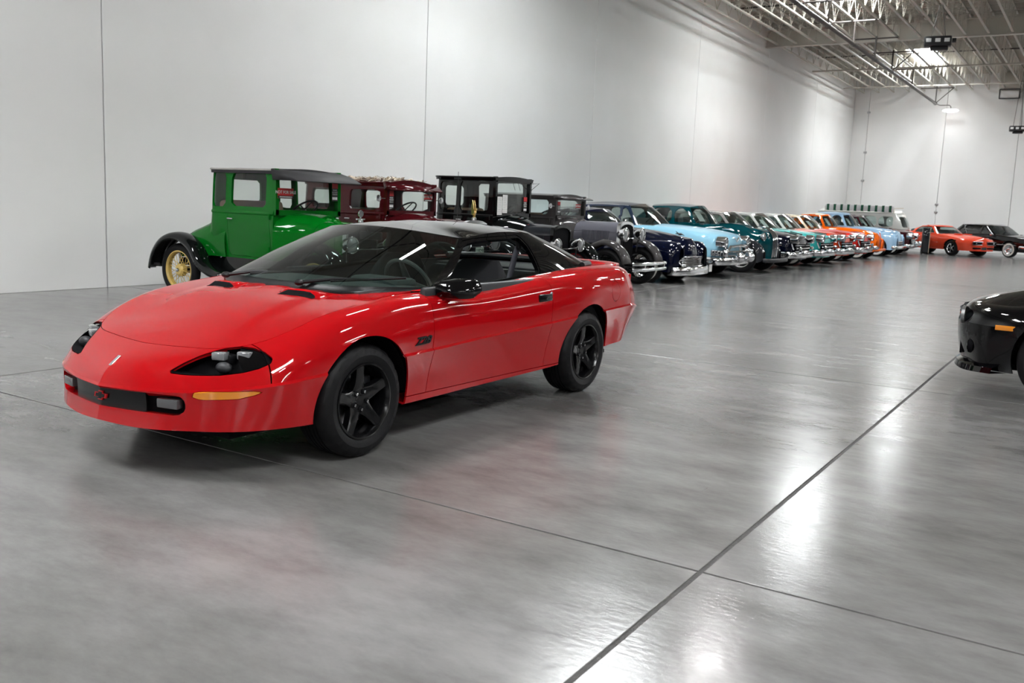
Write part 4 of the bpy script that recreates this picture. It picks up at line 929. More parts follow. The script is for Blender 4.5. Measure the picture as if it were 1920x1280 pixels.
        for s in (1, -1): obj('bumper_iron', G().tube([(bx-.02, s*bw*.55, bz), (bx-.5, s*.38, bz+.05)], .018, 6), 'black_plastic', t)
    # cabin
    obj('cabin_floor', G().box(((xw+xr)/2, 0, sill+.02), (xw-xr-.05, 2*hw-.12, .03)), 'tan_trim', t, smooth=0)
    sx = c.get('seatx', xr+.42); obj('seat', G().box((sx+.25, 0, sill+.25), (.5, 2*hw-.16, .2), bevel=.05), 'tan_trim', t); obj('seat_back', G().box((sx-.06, 0, sill+.50), (.14, 2*hw-.16, .52), rot=Matrix.Rotation(-.16, 3, 'Y'), bevel=.05), 'tan_trim', t)
    if c.get('hw') and xw-xr > 1.5: obj('rear_seat', G().box((xr+.25, 0, sill+.36), (.2, 2*hw-.16, .62), bevel=.05).box((xr+.45, 0, sill+.2), (.4, 2*hw-.16, .2), bevel=.05), 'tan_trim', t)
    sc = Vector((xw-.33, .28, belt+.05)); ax = Vector((-.62, 0, .78)).normalized(); e1 = Vector((0, 1, 0)); e2 = ax.cross(e1)
    sw = G().tube([tuple(sc+(e1*math.cos(a)+e2*math.sin(a))*.2) for a in [2*math.pi*k/24 for k in range(24)]], .013, 6, closed=True).tube([tuple(sc), tuple(sc-ax*.5)], .018, 6)
    for a in (.5, 2.6, 4.7, 3.7): sw.tube([tuple(sc), tuple(sc+(e1*math.cos(a)+e2*math.sin(a))*.2)], .009, 5)
    obj('steering_wheel', sw, 'black_plastic', t)
    for s in (1, -1):
        if c.get('mirror'): obj('door_mirror', G().lathe([(.001, -.02), (.045, -.012), (.05, 0), (.001, .004)], (xw+.02, s*(hf+.16), belt+.22), 'X', 16).tube([(xw+.02, s*hf, belt+.22), (xw+.02, s*(hf+.13), belt+.22)], .006, 5), 'chrome', t)
    w0 = wire_wheel(wr, c['rim'], c.get('tw', .115), c['wheel']); place_wheel(w0, t, 0, tk, wr)
    for x, y in ((0, -tk), (-wb, tk), (-wb, -tk)): place_wheel(copy_tree(w0), t, x, y, wr)
    return t
NOSE = -math.pi/2      # parked nose out, away from the left wall
T_COUPE = dict(xw=-.88, xr=-2.12, hw=.615, hf=.60, sill=.60, belt=1.215, roof=1.765, wb=2.57, corner=.07, crown=.035, over=.02,
    win=[(-2.03, -1.765, 1.27, 1.725, .05), (-1.665, -1.02, 1.285, 1.72, .03)], rwin=(-.30, .30, 1.33, 1.64), door=(-1.72, -.94), header=.12, hoodx=-.42, hoodz=1.14, radx=.06, radz=1.12, hoodhw=.345, radhw=.285, hoodb=.66,
    wheel_r=.37, rim=.265, track=1.42, lamp=(.40, .87, .30, .105), deck=[(-1.765, .622, 1.195, .60), (-2.04, .628, 1.19, .60), (-2.17, .63, 1.10, .59), (-2.32, .628, 1.035, .58), (-2.52, .61, .965, .56), (-2.74, .57, .85, .54), (-2.90, .48, .70, .52), (-2.96, .40, .58, .52)], seatx=-1.85, tuck=-.05)
green = dict(T_COUPE, body='green_paint', fender='dark_paint', roofmat='roof_vinyl', rail='silver_paint', wheel='cream_enamel', shell='chrome', ornament='meter', visor=(.42, .13, 'roof_vinyl'), panes=True, glass='clear_glass')
box_car('vintage_coupe', 'green vintage coupe with black roof, black fenders and cream wire wheels', (9.12, 8.2, 0), NOSE, green)
black = dict(T_COUPE, body='dark_paint', fender='dark_paint', roofmat='dark_paint', wheel='red_lens', shell='dark_paint', roof=1.895, belt=1.255, xw=-.95, xr=-2.22, hw=.60, hf=.585, visor=None, over=.05,
    win=[(-2.08, -1.74, 1.32, 1.81, .03), (-1.66, -1.06, 1.32, 1.83, .04)], rwin=(-.3, .3, 1.4, 1.75), door=(-1.72, -1.0), header=.07, hoodx=-.5, hood='slate_paint', lamp=(.40, .80, .26, .115), deck=[(-2.15, .58, 1.22, .6), (-2.4, .58, 1.10, .58), (-2.6, .56, .96, .56), (-2.8, .5, .8, .54), (-2.95, .42, .66, .52)], glass='clear_glass')
box_car('vintage_coupe', 'tall black vintage coupe with papers hung in its open windscreen', (14.0, 8.0, 0), NOSE, black)
maroon = dict(body='maroon_paint', fender='dark_paint', roofmat='maroon_paint', wheel='maroon_paint', shell='chrome', ornament='eagle', xw=-1.17, xr=-2.95, hw=.64, hf=.60, sill=.55, belt=1.245, roof=1.69, wb=2.75, corner=.2, crown=.06,
    win=[(-2.62, -2.02, 1.29, 1.59, .05), (-1.84, -1.27, 1.29, 1.59, .05)], rwin=(-.28, .28, 1.35, 1.57), door=(-1.92, -1.22), header=.05, hoodx=-.80, hoodz=1.20, radx=.02, radz=1.18, hoodhw=.40, radhw=.30, hoodb=.70, wheel_r=.375, rim=.25, track=1.46, tw=.13,
    lamp=(.375, .88, .17, .12), visor=(.16, .10, 'maroon_paint'), mirror=True, wiper=True, bumper=(.62, .46, .80), seatx=-2.15, glass='clear_glass', tuck=.0)
box_car('vintage_sedan', 'dark maroon vintage sedan with tattered pale covering on its roof', (11.3, 7.9, 0), NOSE, maroon)
grey = dict(body='taupe_paint', hood='grey_paint', fender='taupe_paint', roofmat='taupe_paint', wheel='dark_paint', shell='chrome', xw=-1.22, xr=-2.95, hw=.66, hf=.60, sill=.55, belt=1.235, roof=1.64, wb=2.63, corner=.22, crown=.05,
    win=[(-2.62, -2.02, 1.28, 1.58, .05), (-1.86, -1.34, 1.28, 1.58, .05)], rwin=(-.28, .28, 1.35, 1.55), door=(-1.95, -1.27), header=.07, hoodx=-.88, hoodz=1.20, radx=.0, radz=1.20, hoodhw=.40, radhw=.28, hoodb=.80, wheel_r=.365, rim=.245, track=1.42, tw=.125,
    lamp=(.36, .98, .20, .125), visor=(.2, .045, 'taupe_paint'), mirror=True, bumper=(.66, .42, .78), seatx=-2.1, glass='clear_glass', louver=(-.70, -.18))
box_car('vintage_sedan', 'grey vintage sedan with chrome headlights and double-bar bumper', (16.05, 7.7, 0), NOSE, grey)

# ------------------------------------------------------------------ cars of the 1930s to 2010s: one rounded shell builder
def cap_wheel(r, rim, w, white=None, cap='chrome', rimmat='chrome', spokes=0, tiremat='rubber'):
    t = obj('wheel', G().lathe([(rim+.004, w/2-.012), (rim, w/2), (rim-.012, w/2-.014), (rim-.03, w/2-.03), (rim*.55, w/2-.045), (rim*.5, w/2-.02), (.001, w/2-.02)] if not spokes else [(rim+.004, w/2-.012), (rim, w/2), (rim-.012, w/2-.014), (rim-.03, w/2-.08), (rim-.03, -w/2+.02)], n=40), rimmat, None)
    tire(r, rim, w, t, white=white, tread=False, n=44, mat=tiremat)
    if spokes:
        obj('wheel_well_backing', G().lathe([(.001, -.02), (rim-.02, -.02)], n=32), 'black_cavity', t)
        for k in range(spokes):
            a = 2*math.pi*k/spokes; ca, sa = math.cos(a), math.sin(a); h = w/2
            obj('spoke', G().sheet([[(ca*u-sa*v*hw, h-.03+dy, sa*u+ca*v*hw) for v, dy in ((-1, -.03), (-.7, 0), (.7, 0), (1, -.03))] for u, hw in ((.03, .035), (rim*.6, .028), (rim-.02, .032))]), rimmat, t, smooth=40)
    obj('hub_cap', G().lathe([(rim*.52, w/2-.02), (rim*.45, w/2), (rim*.3, w/2+.014), (.001, w/2+.02)] if not spokes else [(.06, w/2-.02), (.05, w/2-.005), (.001, w/2)], n=28), cap, t)
    return t
def blade(t, x, hw, z, h, mat='chrome', wrap=.35, back=.10, d=.05, name='bumper', side=-1, gullet=None):
    P = [(x-back-wrap, hw, z), (x-back-.04, hw-.02, z), (x-back*.45, hw*.72, z), (x, hw*.3, z), (x, 0, z)]; P = P+[(a, -b, c_) for a, b, c_ in P[::-1][1:]]
    P = _hermite(np.array(P), 5); rows = []
    for dz, dx in ((-h/2, -d), (-h/2*.8, -d*.2), (-h*.1, 0), (h*.25, -d*.05), (h/2, -d*.5), (h/2, -d)): rows.append([(p[0]+dx*(1 if abs(p[1]) < hw-.03 else .2), p[1]+(-dx*.6 if p[1] < -hw+.03 else dx*.6 if p[1] > hw-.03 else 0)*1.0, p[2]+dz) for p in P])
    return obj(name, G().sheet(rows), mat, t, smooth=50)
def pontoon(t, secs, mat, arch_c=None, arch_r=.36, name='front_fender', lip=.02):
    """secs: (x, yc, half width, z bottom, z top): bulging wing on both sides"""
    S_ = []
    for x, yc, w, z0, z1 in secs:
        row = []
        for k in range(9):
            a = math.radians(-8+ (188)*k/8); ca, sa = math.cos(a), max(math.sin(a), -.15); q = .62
            row.append((x, yc+w*math.copysign(abs(ca)**q, ca), z0+(z1-z0)*max(0.0, sa)**q))
        S_.append(row)
    sp = soup(surf(np.swapaxes(np.array(S_), 0, 1), 7, 3), lambda p: (.2*p[0], p[1]-.55, .5))
    if arch_c is not None: sp = keep(sp, lambda V: np.where(V[:, 1] > secs[len(secs)//2][1], np.hypot(V[:, 0]-arch_c[0], V[:, 2]-arch_c[1])-arch_r, 1.0))
    for s in (1, -1): panel(name, sp if s > 0 else sp.mirrored(), mat, t, rim=lip)
def round_car(name, label, loc, rz, c):
    t = thing(name, label, 'car', loc, rz); c = dict(c)
    F, wb, R, hw = c['F'], c['wb'], c['R'], c['hw']; body = c['body']; low_m = c.get('lowmat', body)
    zb, zm = c.get('zb', .28), c.get('zm', .62); xc, xm = c['cowl'], c.get('mid', -wb*.55)
    zf, zk, zd, ze = c['zf'], c['zk'], c['zd'], c['ze']    # top edge heights: nose, cowl, door, tail
    nw = c.get('nose_w', .8)*hw; ti = c.get('top_in', .10); ro = c.get('round', .30); tf = c.get('tip', .12); tr_ = c.get('tiprear', .14); nl = c.get('nose_low', 0.0)
    fo = c.get('front_in', 0.0)      # how far the hull narrows at the nose under separate wings
    def st(x, y, top, tx=0.0, tin=ti, lo=0.0, bx=0.0):
        yy = max(y, 0); k = 1 if y > .3 else 0
        return [(x+bx, yy*.94, zb+lo), (x+bx*.3, yy*.985, zb+(zm-zb)*.5+lo), (x, yy, zm), (x+tx*.35, yy-tin*.22*k, zm+(top-zm)*.6), (x+tx*.8, yy-tin*.55*k, zm+(top-zm)*.9), (x+tx, max(yy-tin*k, 0), top)]
    hwn = hw-fo
    ring = [st(F, 0, zf+c.get('nose_c', .0), -tf, bx=-nl), st(F-.03, nw*.5, zf+c.get('nose_c', 0)*.6, -tf, bx=-nl), st(F-.10-ro*.2, nw*.86, zf, -tf*.9, bx=-nl), st(F-.16-ro*.75, (hwn+nw)/2*.985, zf, -tf*.6), st(F-.35-ro, hwn*.995, zf+.01, -.02), st(0.0, hwn, zf+(zk-zf)*.45), st(xc, hw-fo*.3, zk), st(xm, hw, zd), st(-wb, hw*c.get('hip', 1.0), c.get('zh', zd)), st(-wb-R*.5, hw*.97, (zd+ze)/2, .0), st(-wb-R+.22, hw*.86, ze, tr_*.7), st(-wb-R+.05, hw*.55, ze, tr_), st(-wb-R, 0, ze, tr_)]
    R2 = np.array(ring); NU = c.get('NU', 5)
    up = soup(surf([R2[:, k] for k in (2, 3, 4, 5)], NU, 3), out_car(-wb/2, .5)); lo = soup(surf([R2[:, k] for k in (0, 1, 2)], NU, 3), out_car(-wb/2, .5))
    wr = c['wheel_r']; ar = c.get('arch', wr+.06)
    if not c.get('skirt_f'): up, lo = (keep(q, arch((0, wr), ar)) for q in (up, lo))
    if not c.get('skirt_r'): up, lo = (keep(q, arch((-wb, wr), ar)) for q in (up, lo))
    d0, d1 = c.get('door', (xm-.6, xc-.15)); dsel = lambda V: np.minimum(np.minimum(V[:, 0]-d0, d1-V[:, 0]), np.minimum(V[:, 1]-.3, V[:, 2]-(zb+.08)))
    ud, ld = keep(up, lambda V: dsel(V)-.004), keep(lo, lambda V: dsel(V)-.004); up, lo = drop(up, dsel), drop(lo, dsel)
    cutx = c.get('two_tone')       # hull pieces forward and behind
    for nm, sp, mt in (('upper_body', up, body), ('lower_body', lo, low_m)):
        f_, b_ = clip(sp, lambda V: V[:, 0]-(d0+d1)/2)[::-1]
        if nm == 'upper_body':
            panel('front_'+nm, f_.both(), mt, t, rim=.012); panel('rear_'+nm, b_.both(), mt, t, rim=.012); continue
        fa, fb = clip(f_, lambda V: -V[:, 0]); ra, rb_ = clip(b_, lambda V: V[:, 0]+wb)
        panel('front_apron', fa.both(), mt, t, rim=.012); panel('rear_apron', ra.both(), mt, t, rim=.012)
        for q in (fb, rb_):
            for q2 in (q, q.mirrored()): panel('rocker_panel', q2, mt, t, rim=.012)
    for s in (1, -1):
        d = panel('door', ud if s > 0 else ud.mirrored(), body, t, rim=.008)
        panel('door_lower', ld if s > 0 else ld.mirrored(), low_m, d, rim=.008)
        obj('door_handle', G().tube([(d0+.08, s*(hw+.015), zd-.14), (d0+.24, s*(hw+.015), zd-.14)], .012, 6), 'chrome', d)
        if c.get('strip'):
            x0, x1, z0, z1, mt = c['strip']; obj('side_trim', G().tube([(x0, s*(hw-fo*.5+.006), z0), ((x0+x1)/2, s*(hw+.008), (z0+z1)/2), (x1, s*(hw+.006), z1)], c.get('strip_r', .016), 6), mt, t)
    # hood and deck
    def cap_patch(nm, edge, c0, c1, prof, mat, bulge=.05):
        n = len(edge); g = []
        for w in np.linspace(0, 1, 12):
            row = []
            for i in range(n):
                u = i/(n-1); e = edge[i]; xcn = c0[0]+(c1[0]-c0[0])*u; zc_ = c0[1]+(c1[1]-c0[1])*u+prof*math.sin(math.pi*min(1, u*1.0))*1.0
                p = e*(1-w)+np.array([xcn, 0, zc_])*w; s_ = math.sin(w*math.pi/2)**c.get('hpow', .9); p[2] = e[2]+(zc_-e[2])*s_; row.append(p)
            g.append(row)
        panel(nm, soup(np.array(g), lambda p: (0, 0, 1)).both(), mat, t, rim=.01)
    te = _hermite(R2[0:7, 5], 6); gbx = c['gh']
    wbx = gbx['wsb']      # windscreen base centre
    cap_patch('hood', te, (te[0][0], te[0][2]), (wbx, c.get('zhood', zk+.04)), c.get('hood_arch', .03), c.get('hood', body))
    te2 = _hermite(R2[8:13, 5], 6)[::-1]; cap_patch('trunk_lid', te2, (te2[0][0], te2[0][2]), (gbx['rb'], c.get('zdeck', zd+.02)), c.get('deck_arch', .05), c.get('deck', body))
    # glasshouse
    wst, rt, rbx, gy, ty, roof = gbx['wst'], gbx['rt'], gbx['rb'], hw-gbx.get('gin', .13), gbx['ty'], gbx['roof']; cr = gbx.get('crown', .05); zrail = roof-cr
    zg = c.get('zhood', zk+.04); corner = gbx.get('wsc', .30)
    gb_ = np.array([(wbx, 0, zg-.01), (wbx-.04, gy*.5, zg-.015), (wbx-corner*.5, gy*.85, zk), (wbx-corner, gy, zk-.005), (wbx-corner-.5, gy+.015, (zk+zd)/2), (xm, gy+.01, zd), ((xm+rbx)/2-.1, gy, zd), (rbx+.45, gy*.96, zd+.0), (rbx+.15, gy*.8, zd+.005), (rbx+.02, gy*.45, c.get('zdeck', zd+.02)-.005), (rbx, 0, c.get('zdeck', zd+.02)-.01)])
    gt_ = np.array([(wst, 0, zrail+cr*.55), (wst-.02, ty*.5, zrail+cr*.4), (wst-.08, ty*.85, zrail+.005), (wst-.15, ty, zrail-.01), (wst-.5, ty+.01, zrail+.005), ((wst+rt)/2, ty+.01, zrail+.008), (rt+.35, ty, zrail), (rt+.14, ty*.95, zrail-.01), (rt+.05, ty*.8, zrail), (rt+.01, ty*.45, zrail+cr*.35), (rt, 0, zrail+cr*.5)])
    gm_ = (gb_+gt_)/2; nn = (gm_-np.array([xm, 0, 0]))*np.array([.5, 1, 0]); nn /= np.linalg.norm(nn, axis=1, keepdims=True)+1e-9; gm_ = gm_+nn*gbx.get('bow', .03)
    GHs = soup(surf([gb_, gm_, gt_], 6, 5), lambda p: (.4*(p[0]-xm), p[1], .2)); gm2 = c.get('roofmat', body); pm = c.get('pillar', gm2)
    pa, pt = gb_[3], gt_[3]; al = lambda V: V[:, 0]-(pa[0]+(V[:, 2]-pa[2])/(pt[2]-pa[2])*(pt[0]-pa[0]))
    wsr = keep(GHs, lambda V: al(V)-.03); gz = lambda V: np.minimum(zrail-.025-V[:, 2], V[:, 2]-(zk+.02))
    wsg = keep(wsr, gz); wsf = drop(wsr, gz); rest = clip(GHs, lambda V: al(V)-.03)[0]
    if gbx.get('split'): wsg = keep(wsg, lambda V: V[:, 1]-.018)
    panel('windshield', wsg.both(), c.get('wsglass', 'side_glass'), t, rim=0)
    if gbx.get('split'): obj('windshield_post', G().tube([tuple(gb_[0]), tuple(gm_[0]+np.array([.01, 0, 0])), tuple(gt_[0])], .014, 6), 'chrome', t)
    wl = []
    zt, zbw = zrail-gbx.get('head', .045), gbx.get('sillz', .035)
    for (x0, x1) in gbx['win']:
        fx = lambda x, z: x if x < pa[0]-.55 else min(x, pa[0]+(z-pa[2])/(pt[2]-pa[2])*(pt[0]-pa[0])-.05)
        zl = lambda x: np.interp(x, [rbx, xm, xc], [zd, zd, zk])+zbw
        rr = gbx.get('wr', .04); poly = [(x0+rr*.3, zl(x0)), (fx(x1, zl(x1)), zl(x1)), (fx(x1, zt-rr), zt-rr), (fx(x1, zt)-rr, zt), (x0+rr+gbx.get('rake', 0)*(1 if (x0, x1) == gbx['win'][-1] else 0), zt), (x0+gbx.get('rake', 0)*.8*(1 if (x0, x1) == gbx['win'][-1] else 0), zt-rr)]; wl.append(poly)
    wfn = lambda V: np.where(V[:, 1] > gy*.5, np.max([poly_in(w, (0, 2))(V) for w in wl], axis=0), -1.0)
    rwz = gbx.get('rw', (.55, .05, .06)); rfn = lambda V: np.where(V[:, 0] < rt+.1, np.minimum(np.minimum(rwz[0]*gy-V[:, 1], V[:, 2]-(zd+rwz[1])), zrail-rwz[2]-V[:, 2]), -1.0)
    gl = keep(rest, wfn); gl = Soup(gl.V-gl.N*.012, gl.N, gl.F); rg = keep(rest, rfn); rest = drop(drop(rest, wfn), rfn)
    panel('roof_pillars', rest.both(), pm, t, rim=.03); [panel(n_, q_.both(), gbx.get('frame', 'chrome'), t, rim=.015) for n_, q_ in zip(('windshield_sill', 'windshield_header'), clip(wsf, lambda V: V[:, 2]-(zk+zrail)/2)) if len(q_.V)]
    gmat = gbx.get('glass', 'side_glass')
    for s in (1, -1): panel('side_window', gl if s > 0 else gl.mirrored(), gmat, t, rim=0)
    panel('rear_window', rg.both(), gmat, t, rim=0)
    te3 = _hermite(gt_, 5); g = []
    for w in np.linspace(0, 1, 9):
        row = []
        for i in range(len(te3)):
            u = i/(len(te3)-1); e = te3[i]; xx = wst+(rt-wst)*u; zc_ = zrail+cr*(.5+.5*math.sin(math.pi*min(max(u, 0), 1))); p = e*(1-w)+np.array([xx, 0, zc_])*w; p[2] = e[2]+(zc_-e[2])*math.sin(w*math.pi/2); row.append(p)
        g.append(row)
    panel('roof', soup(np.array(g), lambda p: (0, 0, 1)).both(), gm2, t, rim=.01)
    # drip rail / window chrome
    for s in (1, -1): obj('drip_rail', G().tube([(p[0], s*(p[1]+.006), p[2]-.004) for p in _hermite(gt_[3:8], 4)], .010, 5), gbx.get('rail', 'chrome'), t)
    # belt filler, floor, cabin, wells
    fil = soup(surf([R2[6:10, 5], np.array([gb_[3], gb_[5], gb_[7], gb_[8]])], 5, 1), lambda p: (0, 0, 1))
    for q in (fil, fil.mirrored()): panel('belt_molding', q, body, t, rim=0)
    obj('underbody', G().box((-wb/2+(F-R)*.35, 0, zb+.03), (wb+F+R-.5, 2*hw-.5, .05)), 'black_cavity', t, smooth=0)
    obj('cabin_floor', G().box((xm, 0, zd-.45), (wbx-rbx-.3, 2*gy-.05, .05)), 'dark_trim', t, smooth=0)
    tm = c.get('trim', 'grey_trim'); obj('seat', G().box((xm+.25, 0, zd-.12), (.18, 2*gy-.12, .6), rot=Matrix.Rotation(-.2, 3, 'Y'), bevel=.05), tm, t); obj('rear_seat', G().box((xm-.75, 0, zd-.12), (.2, 2*gy-.12, .6), rot=Matrix.Rotation(-.25, 3, 'Y'), bevel=.05), tm, t)
    obj('dashboard', G().box((wbx-.30, 0, zk-.02), (.42, 2*gy-.1, .07), bevel=.03), 'dark_trim', t)
    sc = Vector((wbx-.62, gy*.5, zk+.02)); ax = Vector((-.8, 0, .6)).normalized(); e1 = Vector((0, 1, 0)); e2 = ax.cross(e1)
    obj('steering_wheel', G().tube([tuple(sc+(e1*math.cos(a)+e2*math.sin(a))*.2) for a in [2*math.pi*k/20 for k in range(20)]], .013, 6, closed=True).tube([tuple(sc), tuple(sc-ax*.35)], .03, 6), c.get('wheelrim', 'black_plastic'), t)
    tk = c.get('tk', hw-.13)
    for x in (0, -wb):
        for s in (1, -1):
            rows = [[(x+(ar+.02)*math.cos(math.pi*k/12), s*y, wr+(ar+.02)*math.sin(math.pi*k/12)) for y in (hw-.10-fo*(x == 0)*.9, hw-.42)] for k in range(13)]
            obj('wheel_well', G().sheet(rows).prism([(x+(ar+.02)*math.cos(math.pi*k/12), wr+(ar+.02)*math.sin(math.pi*k/12)) for k in range(13)], s*(hw-.42), s*(hw-.43), 'XZ'), 'black_cavity', t)
    w0 = c['wheel'](); place_wheel(w0, t, 0, tk, wr)
    for x, y in ((0, -tk), (-wb, tk), (-wb, -tk)): place_wheel(copy_tree(w0), t, x, y, wr)
    if c.get('face'): c['face'](t, c)
    if c.get('z0'): t.location.z = c['z0']
    return t
def lamp_pair(t, x, y, z, r, hood=None, depth=.12):
    for s in (1, -1):
        h = headlight('headlight', (x, s*y, z), r, depth, t)
        if hood: obj('lamp_hood', G().lathe([(r*1.25, -.16), (r*1.28, -.03), (r*1.22, .045), (r*1.08, .05), (r*1.05, .0)], (x, s*y, z), 'X', 20), hood, t)
def bars(t, x, hw_, zs_, r=.018, mat='chrome', back=.06, name='grille_bar'):
    for z in zs_: obj(name, G().tube([tuple(p) for p in _hermite(np.array([(x-back, -hw_, z), (x-back*.2, -hw_*.5, z), (x, 0, z), (x-back*.2, hw_*.5, z), (x-back, hw_, z)]), 3)], r, 6), mat, t)
def cutout(t, x, hw_, z0, z1, back=.06, mat='black_cavity'):
    obj('grille_recess', G().sheet([[(x-back*abs(k)**1.5, k*hw_, z) for k in (-1, -.5, 0, .5, 1)] for z in (z0, z1)]), mat, t, smooth=0, solid=.02)
def ornament(t, x, z, L=.28):
    obj('hood_ornament', G().tube([(x, 0, z), (x-L*.4, 0, z+.035), (x-L, 0, z+.03)], [.006, .018, .008], 6).prism([(x-L*.25, z+.0), (x-L*.6, z+.0), (x-L*1.0, z+.09)], -.006, .006, 'XZ'), 'chrome', t)
row_y = lambda nose_y, F: nose_y+F       # nose at that wall distance

# 1940s navy coupe
def face_navy(t, c):
    F = c['F']; lamp_pair(t, F-.20, .66, .70, .10)
    cutout(t, F-.03, .50, .36, .56); bars(t, F+.01, .56, [.39+.034*k for k in range(5)], .016); obj('grille_surround', G().tube([(F-.10, -.60, .47), (F-.02, -.5, .57), (F+.03, 0, .575), (F-.02, .5, .57), (F-.10, .60, .47), (F-.02, .5, .365), (F+.03, 0, .36), (F-.02, -.5, .365)], .018, 6, closed=True), 'chrome', t)
    blade(t, F+.16, .88, .29, .17, wrap=.22, back=.14, d=.06); ornament(t, F-.25, .99, .2)
    for s in (1, -1): obj('fender_trim', G().tube([(.20, s*.885, .665), (-.6, s*.90, .675)], .015, 6), 'chrome', t); obj('parking_lamp', G().box((F-.12, s*.62, .84), (.1, .06, .05), bevel=.02), 'chrome', t)
round_car('classic_coupe', 'dark navy rounded coupe with split windshield and wide chrome grille', (18.15, row_y(7.0, .82), 0), NOSE, dict(
    F=.72, wb=2.9, R=1.05, hw=.88, zb=.26, zm=.62, zf=.93, zk=1.07, zd=1.06, ze=.80, zh=1.0, cowl=-1.05, mid=-1.9, nose_w=.52, front_in=.33, round=.14, tip=.14, top_in=.20, hip=.96, body='navy_paint', zhood=1.12, hood_arch=.03, deck_arch=.10, wheel_r=.345, arch=.40, z0=-.03,
    gh=dict(wsb=-1.02, wst=-1.42, rt=-2.55, rb=-3.25, ty=.56, roof=1.50, crown=.07, win=[(-2.30, -1.2), (-2.75, -2.36)], gin=.20, split=True, rake=.12, bow=.05, frame='navy_paint'), wheel=lambda: cap_wheel(.345, .20, .17, (.215, .285)), face=face_navy, tiprear=.35, skirt_f=True, tk=.74, door=(-2.25, -1.15)))
pontoon(bpy.data.objects['classic_coupe'], [(.70, .62, .14, .40, .76), (.62, .64, .22, .30, .84), (.38, .67, .235, .28, .88), (0, .68, .235, .28, .88), (-.45, .68, .23, .28, .84), (-.95, .66, .21, .28, .74)], 'navy_paint', (0, .345), .40)
# 1950 light blue sedan
def face_cad(t, c):
    F = c['F']; lamp_pair(t, F-.05, .74, .80, .105, 'chrome'); cutout(t, F-.02, .62, .42, .68)
    obj('grille_surround', G().tube([(F-.06, -.68, .52), (F+.01, -.5, .71), (F+.06, 0, .73), (F+.01, .5, .71), (F-.06, .68, .52)], .035, 8), 'chrome', t)
    bars(t, F+.06, .66, (.60, .50), .026); obj('grille_post', G().tube([(F+.05, 0, .42), (F+.06, 0, .72)], .03, 8), 'chrome', t)
    for s in (1, -1):
        obj('side_grille', G().box((F-.12, s*.87, .56), (.42, .05, .14), bevel=.02), 'chrome', t)
        for k in range(5): obj('grille_tooth', G().box((F-.28+.07*k, s*.90, .56), (.018, .03, .12)), 'dull_steel', t, smooth=0)
        obj('bumper_guard', G().ball((F+.19, s*.34, .47), (.12, .075, .12), 14, 10), 'chrome', t); obj('parking_lamp', G().ball((F-.02, s*.76, .60), (.09, .085, .06), 12, 8), 'chrome', t)
    blade(t, F+.14, .96, .38, .18, wrap=.5, back=.14, d=.08); ornament(t, F-.10, 1.06, .3)
    obj('hood_crest', G().prism([(-.16, .90), (0, .78), (.16, .90), (.12, .91), (0, .83), (-.12, .91)], F-.045, F-.02, 'YZ'), 'chrome', t, smooth=0)
round_car('classic_sedan', 'pale sky blue sedan with dark blue roof and heavy chrome bumper', (20.85, row_y(7.0, .95), 0), NOSE, dict(
    F=.82, wb=3.2, R=1.35, hw=.97, zb=.32, zm=.66, zf=.97, zk=1.10, zd=1.08, ze=.92, cowl=-.95, mid=-1.9, nose_w=.84, round=.12, tip=.08, top_in=.16, body='sky_paint', roofmat='midnight_paint', pillar='midnight_paint', zhood=1.15, hood_arch=.03, wheel_r=.36, hood='sky_paint',
    gh=dict(wsb=-1.0, wst=-1.55, rt=-3.0, rb=-3.6, ty=.60, roof=1.63, crown=.08, win=[(-1.80, -1.0), (-2.95, -1.87)], gin=.16, rake=.25, wsc=.35), strip=(.1, -2.9, .60, .62, 'chrome'), wheel=lambda: cap_wheel(.36, .20, .18, (.215, .30)), face=face_cad, door=(-1.95, -1.05)))
# 1930s teal sedan
def face_teal(t, c):
    F = c['F']
    lamp_pair(t, F-.12, .50, .90, .10)
    g = [(F+.06, 0, .36), (F+.075, 0, .62), (F+.03, 0, .95), (F-.12, 0, 1.10)]; P = _hermite(np.array(g), 4)
    for k in (-2, -1, 0, 1, 2): obj('grille_bar', G().tube([(p[0]-.02*abs(k), k*.045*(1.15-.3*p[2]), p[2]) for p in P], .016, 6), 'chrome', t)
    for s in (1, -1): obj('grille_surround', G().tube([(p[0]-.06, s*.15*(1.1-.35*(p[2]-.4)), p[2]) for p in P], .022, 6), 'chrome', t)
    blade(t, F+.26, .80, .33, .10, wrap=.15, back=.12, mat='dark_trim'); ornament(t, F-.22, 1.12, .25)
round_car('classic_sedan', 'dark teal sedan with pontoon fenders and tall narrow chrome grille', (23.55, row_y(6.95, .70), 0), NOSE, dict(
    F=.55, wb=3.0, R=1.0, hw=.82, zb=.34, zm=.72, zf=1.02, zk=1.15, zd=1.13, ze=.85, cowl=-1.1, mid=-2.0, nose_w=.42, front_in=.42, round=.1, tip=.10, top_in=.14, body='teal_paint', zhood=1.19, hood_arch=.03, deck_arch=.12, wheel_r=.37, arch=.42, hip=.92,
    gh=dict(wsb=-1.05, wst=-1.45, rt=-2.7, rb=-3.35, ty=.55, roof=1.66, crown=.08, win=[(-1.95, -1.2), (-2.75, -2.02)], gin=.17, split=True, rake=.15, wr=.1, frame='teal_paint', rail='teal_paint'), wheel=lambda: cap_wheel(.37, .24, .18, None, rimmat='silver_paint', spokes=5), face=face_teal, skirt_f=True, tk=.80, tiprear=.4, door=(-1.98, -1.15)))
pontoon(bpy.data.objects['classic_sedan.001'], [(.52, .66, .10, .34, .55), (.44, .68, .17, .28, .68), (.25, .70, .20, .28, .82), (-.02, .71, .20, .28, .86), (-.4, .70, .195, .28, .78), (-.75, .69, .18, .28, .58), (-1.0, .69, .16, .28, .40)], 'slate_paint', (0, .37), .40)
